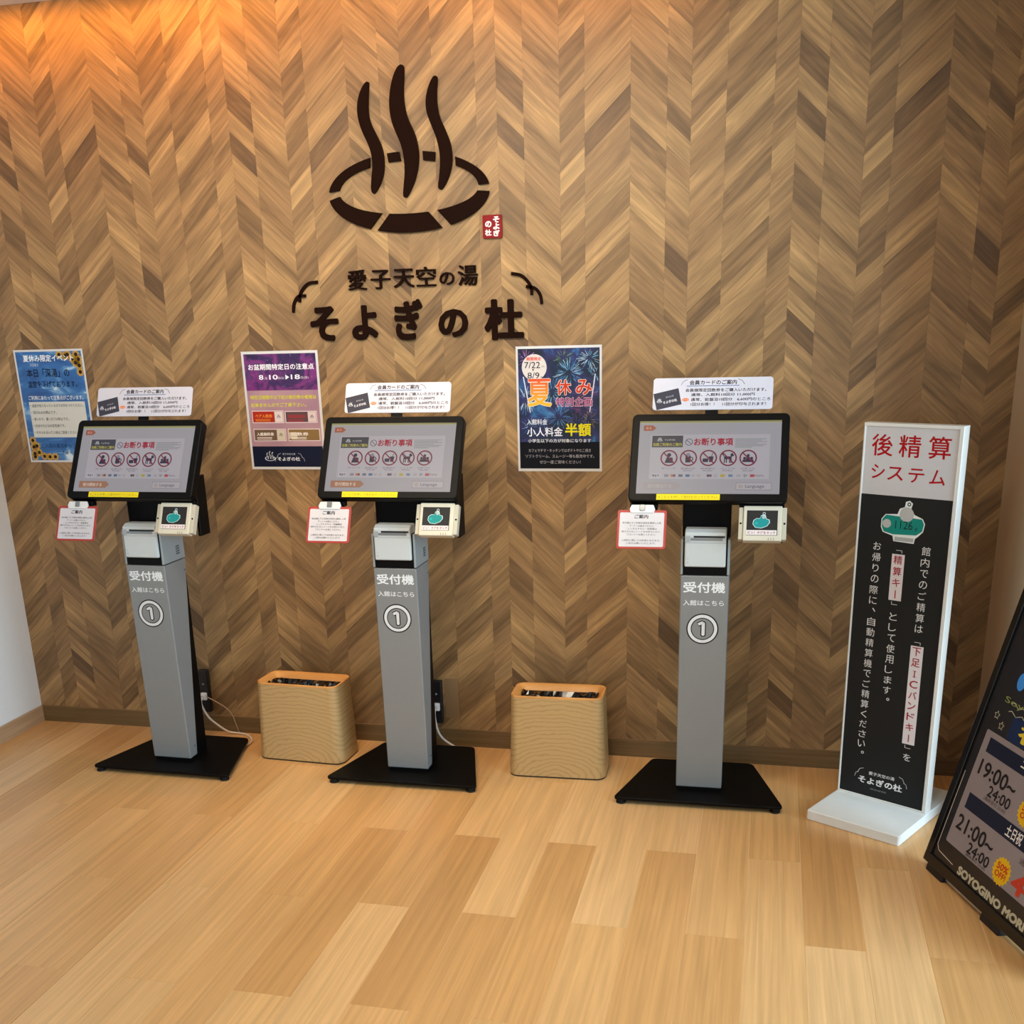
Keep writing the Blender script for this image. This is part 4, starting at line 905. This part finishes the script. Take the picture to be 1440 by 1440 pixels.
# key band picture
kb = [(.076, .925), (.088, .940), (.125, .943), (.131, .960), (.146, .966), (.148, .982), (.160, .986), (.170, .978), (.166, .962), (.178, .945), (.204, .935), (.212, .920), (.208, .896), (.195, .882), (.185, .873), (.183, .858), (.119, .860), (.115, .876), (.083, .885), (.076, .900)]
S.pn = 'key_picture'
S.poly(kb, '#dfe6e4', 1); ctr = (.144, .915)
S.poly([(ctr[0] + (x - ctr[0]) * .955, ctr[1] + (y - ctr[1]) * .93) for x, y in [(.076, .925), (.088, .940), (.204, .935), (.212, .920), (.208, .896), (.190, .882), (.115, .878), (.083, .885), (.076, .900)]], '#12857a', 2)
S.rect(.122, .862, .181, .874, '#a9acad', 2); S.circle(.154, .944, .022, '#b4b6b6', 3); S.circle(.094, .912, .0135, '#b4b6b6', 3); S.ring(.159, .975, .003, .006, '#30393a', 2, 16)
S.text('1126', .121, .899, .175, .924, '#16302e', 3); S.text('g', .183, .897, .190, .907, '#16302e', 3)
def vert(chars, uc, vt, step, sz, col, l=2, du=0, bold=0):
    v = vt; k = 0
    for ch in chars:
        u = uc + du * k; s2 = sz * (.94 if ord(ch) < 0x3100 else 1)
        if ch == 'ー': S.rect(u - .0014, v - sz, u + .0018, v - .002, col, l, 'printed_text')
        elif ch == '、': S.line([(u + .002, v - .004), (u + .009, v - .013)], .0035, col, l, 'printed_text')
        elif ch == '。': S.ring(u + .006, v - .008, .0028, .0048, col, l, 16, 'printed_text')
        elif ch == '「': S.line([(u - .009, v - .018), (u + .009, v - .018), (u + .009, v - .026)], .0014, col, l, 'printed_text')
        elif ch == '」': S.line([(u - .009, v - .001), (u - .009, v - .010), (u + .009, v - .010)], .0014, col, l, 'printed_text')
        else:
            hh = s2 * (.55 if ch in 'り' and 0 else 1); w2 = s2 * (.8 if ch in 'りこくIl' else 1); 
            if ch == 'I':
                S.rect(u - .0016, v - hh, u + .0016, v - .004, col, l, 'printed_text'); S.rect(u - .005, v - .006, u + .005, v - .004, col, l, 'printed_text'); S.rect(u - .005, v - hh, u + .005, v - hh + .002, col, l, 'printed_text'); v -= step; k += 1; continue
            S.text(ch, u - w2 / 2, v - hh, u + w2 / 2, v - (sz - hh) / 2, col, l, bold)
        v -= step; k += 1
WH = '#dcdcdc'
vert('館内でのご精算は', .223, .853, .0345, .0265, WH); vert('「', .223, .573, .03, .026, WH)
S.rect(.2035, .218, .2435, .543, '#dcd4d6', 1, 'red_word_box'); vert('下足ICバンドキー', .223, .539, .0357, .027, '#a01c30', 3, 0, .01)
vert('」', .223, .215, .03, .026, WH); vert('を', .2235, .186, .03, .026, WH)
vert('「', .140, .851, .03, .026, WH); S.rect(.119, .676, .159, .821, '#dcd4d6', 1, 'red_word_box'); vert('精算キー', .139, .817, .0357, .027, '#a01c30', 3, 0, .01)
vert('」', .139, .673, .03, .026, WH); vert('として使用します。', .139, .637, .0345, .0265, WH)
vert('お帰りの際に、自動精算機でご精算ください。', .0695, .852, .0345, .0265, WH)
S.text('そよぎの杜', .068, .048, .218, .073, '#e4e4e4', 1, .03); S.text('愛子天空の湯', .103, .082, .190, .094, '#e4e4e4', 1, .01); S.text('SOYOGI NO MORI', .112, .031, .165, .036, '#9a9a9a', 1)
S.pn = 'curved_mark'
brackets(S, .062, .226, .066, .100, '#d0d0d0', .0014, 1)
S.build(sg)

# ------------------------------------------------------------------ illuminated black board, leaning back
bd = thing('menu_board', 'large black framed price board leaning on the floor at the right edge of the photo', 'sign board', (2.35057, -.70495, 0))
d_ = Vector((.35621774, -.93440298, 0)); u_ = Vector((.24026565, .09159526, .96637608)); O = Vector((0, 0, .02)); n_ = d_.cross(u_)
fm = (O, d_, u_, n_); BWD, BHT = .64, 1.02
b = MB(); b.prism(rr(0, 0, BWD, BHT, .012, 4), -.028, -.002, mat('#0d0c0d', .3), fm); b.build('backing', bd, .003, 2)
FB = mat('#0e0d0e', .18)
b = MB()
for q in ([(0, 0), (BWD, 0), (BWD, .030), (0, .030)], [(0, BHT - .030), (BWD, BHT - .030), (BWD, BHT), (0, BHT)], [(0, .03), (.026, .03), (.026, BHT - .03), (0, BHT - .03)], [(BWD - .026, .03), (BWD, .03), (BWD, BHT - .03), (BWD - .026, BHT - .03)]): b.prism(q, -.002, .006, FB, fm)
b.build('frame', bd, .002, 2)
for u in (.07, .36, .57):
    b = MB(); b.prism(rr(u - .045, -.022, u + .045, .003, .006, 3), -.03, .004, mat('#080808', .5), fm); b.build('foot', bd, .002, 1)
b = MB(); b.prism([(.115, -.012), (.31, -.012), (.31, -.001), (.115, -.001)], -.024, -.008, mat('#b9b5b0', .3, .6), fm); b.build('foot_rail', bd)
S = Sheet(O - n_ * .001, d_, u_); S.split = True
S.rect(.026, .03, BWD - .026, BHT - .03, cloudy('print_dusk', [(.3, '#2a231c'), (.6, '#1c1c22'), (.8, '#151722')], 4, .5, 3, .25), 0)
for cs in ([(.034, .30), (.034, .0655), (.0485, .052), (.129, .046)],): S.line(cs, .0022, '#cfc6b8', 1)
S.line([(BWD - .034, .30), (BWD - .034, .0655), (BWD - .048, .052), (BWD - .129, .046)], .0022, '#cfc6b8', 1)
S.rect(.062, .092, BWD - .062, .440, '#8f868a', 1, r=.006)
S.rect(.088, .381, BWD - .088, .4235, '#1c2238', 2); S.rect(.088, .209, BWD - .088, .2555, '#1c2238', 2)
S.text('平日', .245, .386, .395, .418, '#e8e4e2', 3, .02); S.text('土日祝', .283, .216, .355, .250, '#e8e4e2', 3, .02)
S.text('19:00~', .087, .314, .262, .360, '#201c20', 3, .02); S.text('24:00', .158, .276, .262, .308, '#201c20', 3, .02); S.text('(最終受付 23:00)', .152, .261, .255, .274, '#3a3438', 3)
S.text('21:00~', .080, .142, .262, .188, '#201c20', 3, .02); S.text('24:00', .162, .104, .268, .136, '#201c20', 3, .02); S.text('(最終受付 23:00)', .162, .0945, .262, .1035, '#3a3438', 3)
def burst(u, v, r):
    S.k += 1; S.pn = 'discount_badge#%d' % S.k
    S.poly([(u + (r if k % 2 else r * .86) * math.cos(math.pi * k / 18), v + (r if k % 2 else r * .86) * math.sin(math.pi * k / 18)) for k in range(36)], '#e0b41e', 3)
    S.text('50%', u - r * .62, v + r * .02, u + r * .62, v + r * .5, '#c43a24', 4, .03); S.text('OFF!', u - r * .6, v - r * .48, u + r * .6, v - r * .06, '#c43a24', 4, .03)
burst(.325, .128, .040); burst(.335, .302, .040)
S.text('通常880円', .372, .178, .49, .196, '#4a3c3c', 3); S.text('440', .372, .100, .53, .158, '#c2402c', 3, .04); S.text('円', .535, .104, .565, .128, '#c2402c', 3, .02)
S.text('通常880円', .382, .352, .49, .370, '#4a3c3c', 3); S.text('440', .382, .275, .53, .335, '#c2402c', 3, .04); S.text('円', .535, .280, .565, .304, '#c2402c', 3, .02)
S.text('SOYOGINO MORI', .158, .034, .478, .060, '#b9b39a', 2, .06)
S.text('夜割', .190, .452, .420, .500, '#e0c93a', 3, .04); S.rect(.150, .443, .50, .510, '#1c2e54', 1)
for u, v in ((.079, .487), (.112, .466)):
    S.k += 1; S.pn = 'star#%d' % S.k
    pts = [(u + (.012 if k % 2 == 0 else .006) * math.cos(math.pi / 2 + math.pi * k / 5), v + (.012 if k % 2 == 0 else .006) * math.sin(math.pi / 2 + math.pi * k / 5)) for k in range(11)]
    S.line(pts, .0014, '#cfc6a8', 1)
S.pn = 'wavy_line'
for v in (.512, .535): S.line([(.12 + .012 * k, v + .005 * math.sin(k * 1.6)) for k in range(34)], .0018, '#c9c6b8', 1)
S.text('Soyogi Night', .088, .526, .40, .548, '#8f9c50', 2, .0)
glow = mat('#3aa0d8', .4, 0, .9)
S.ring(.30, .66, .105, .112, glow, 1, 48, 'glowing_mark', 100, 440, .45)
for k in (-.05, 0, .05): S.line([(.30 + k + .008 * math.sin(j * .8), .68 + j * .014) for j in range(10)], .006, glow, 1, 'glowing_mark')
S.circle(.128, .60, .018, mat('#2c6fae', .4, 0, .5), 1, 20, 'glowing_mark', 1.4)
S.build(bd)
# prop leg behind the board
b = MB(); b.box(.30, .32, -.42, -.40, 0, .02, BLACK)
top = O + d_ * .32 + u_ * .72 - n_ * .03; ft = Vector((top.x + .04, top.y + .0, 0)); ft = O + d_ * .32 + Vector((.93, .35, 0)) * .34; ft.z = 0
b = MB()
for w_ in (-.012, .012):
    pass
q = (top - ft); L_ = q.length; z_ = q.normalized(); x_ = d_; y_ = z_.cross(x_)
M = Matrix((x_, y_, z_)).transposed().to_4x4(); M.translation = ft
b.box(-.012, .012, -.006, .006, 0.004, L_, BLACK, M); b.build('prop_leg', bd)

bpy.data.objects.remove(_to)
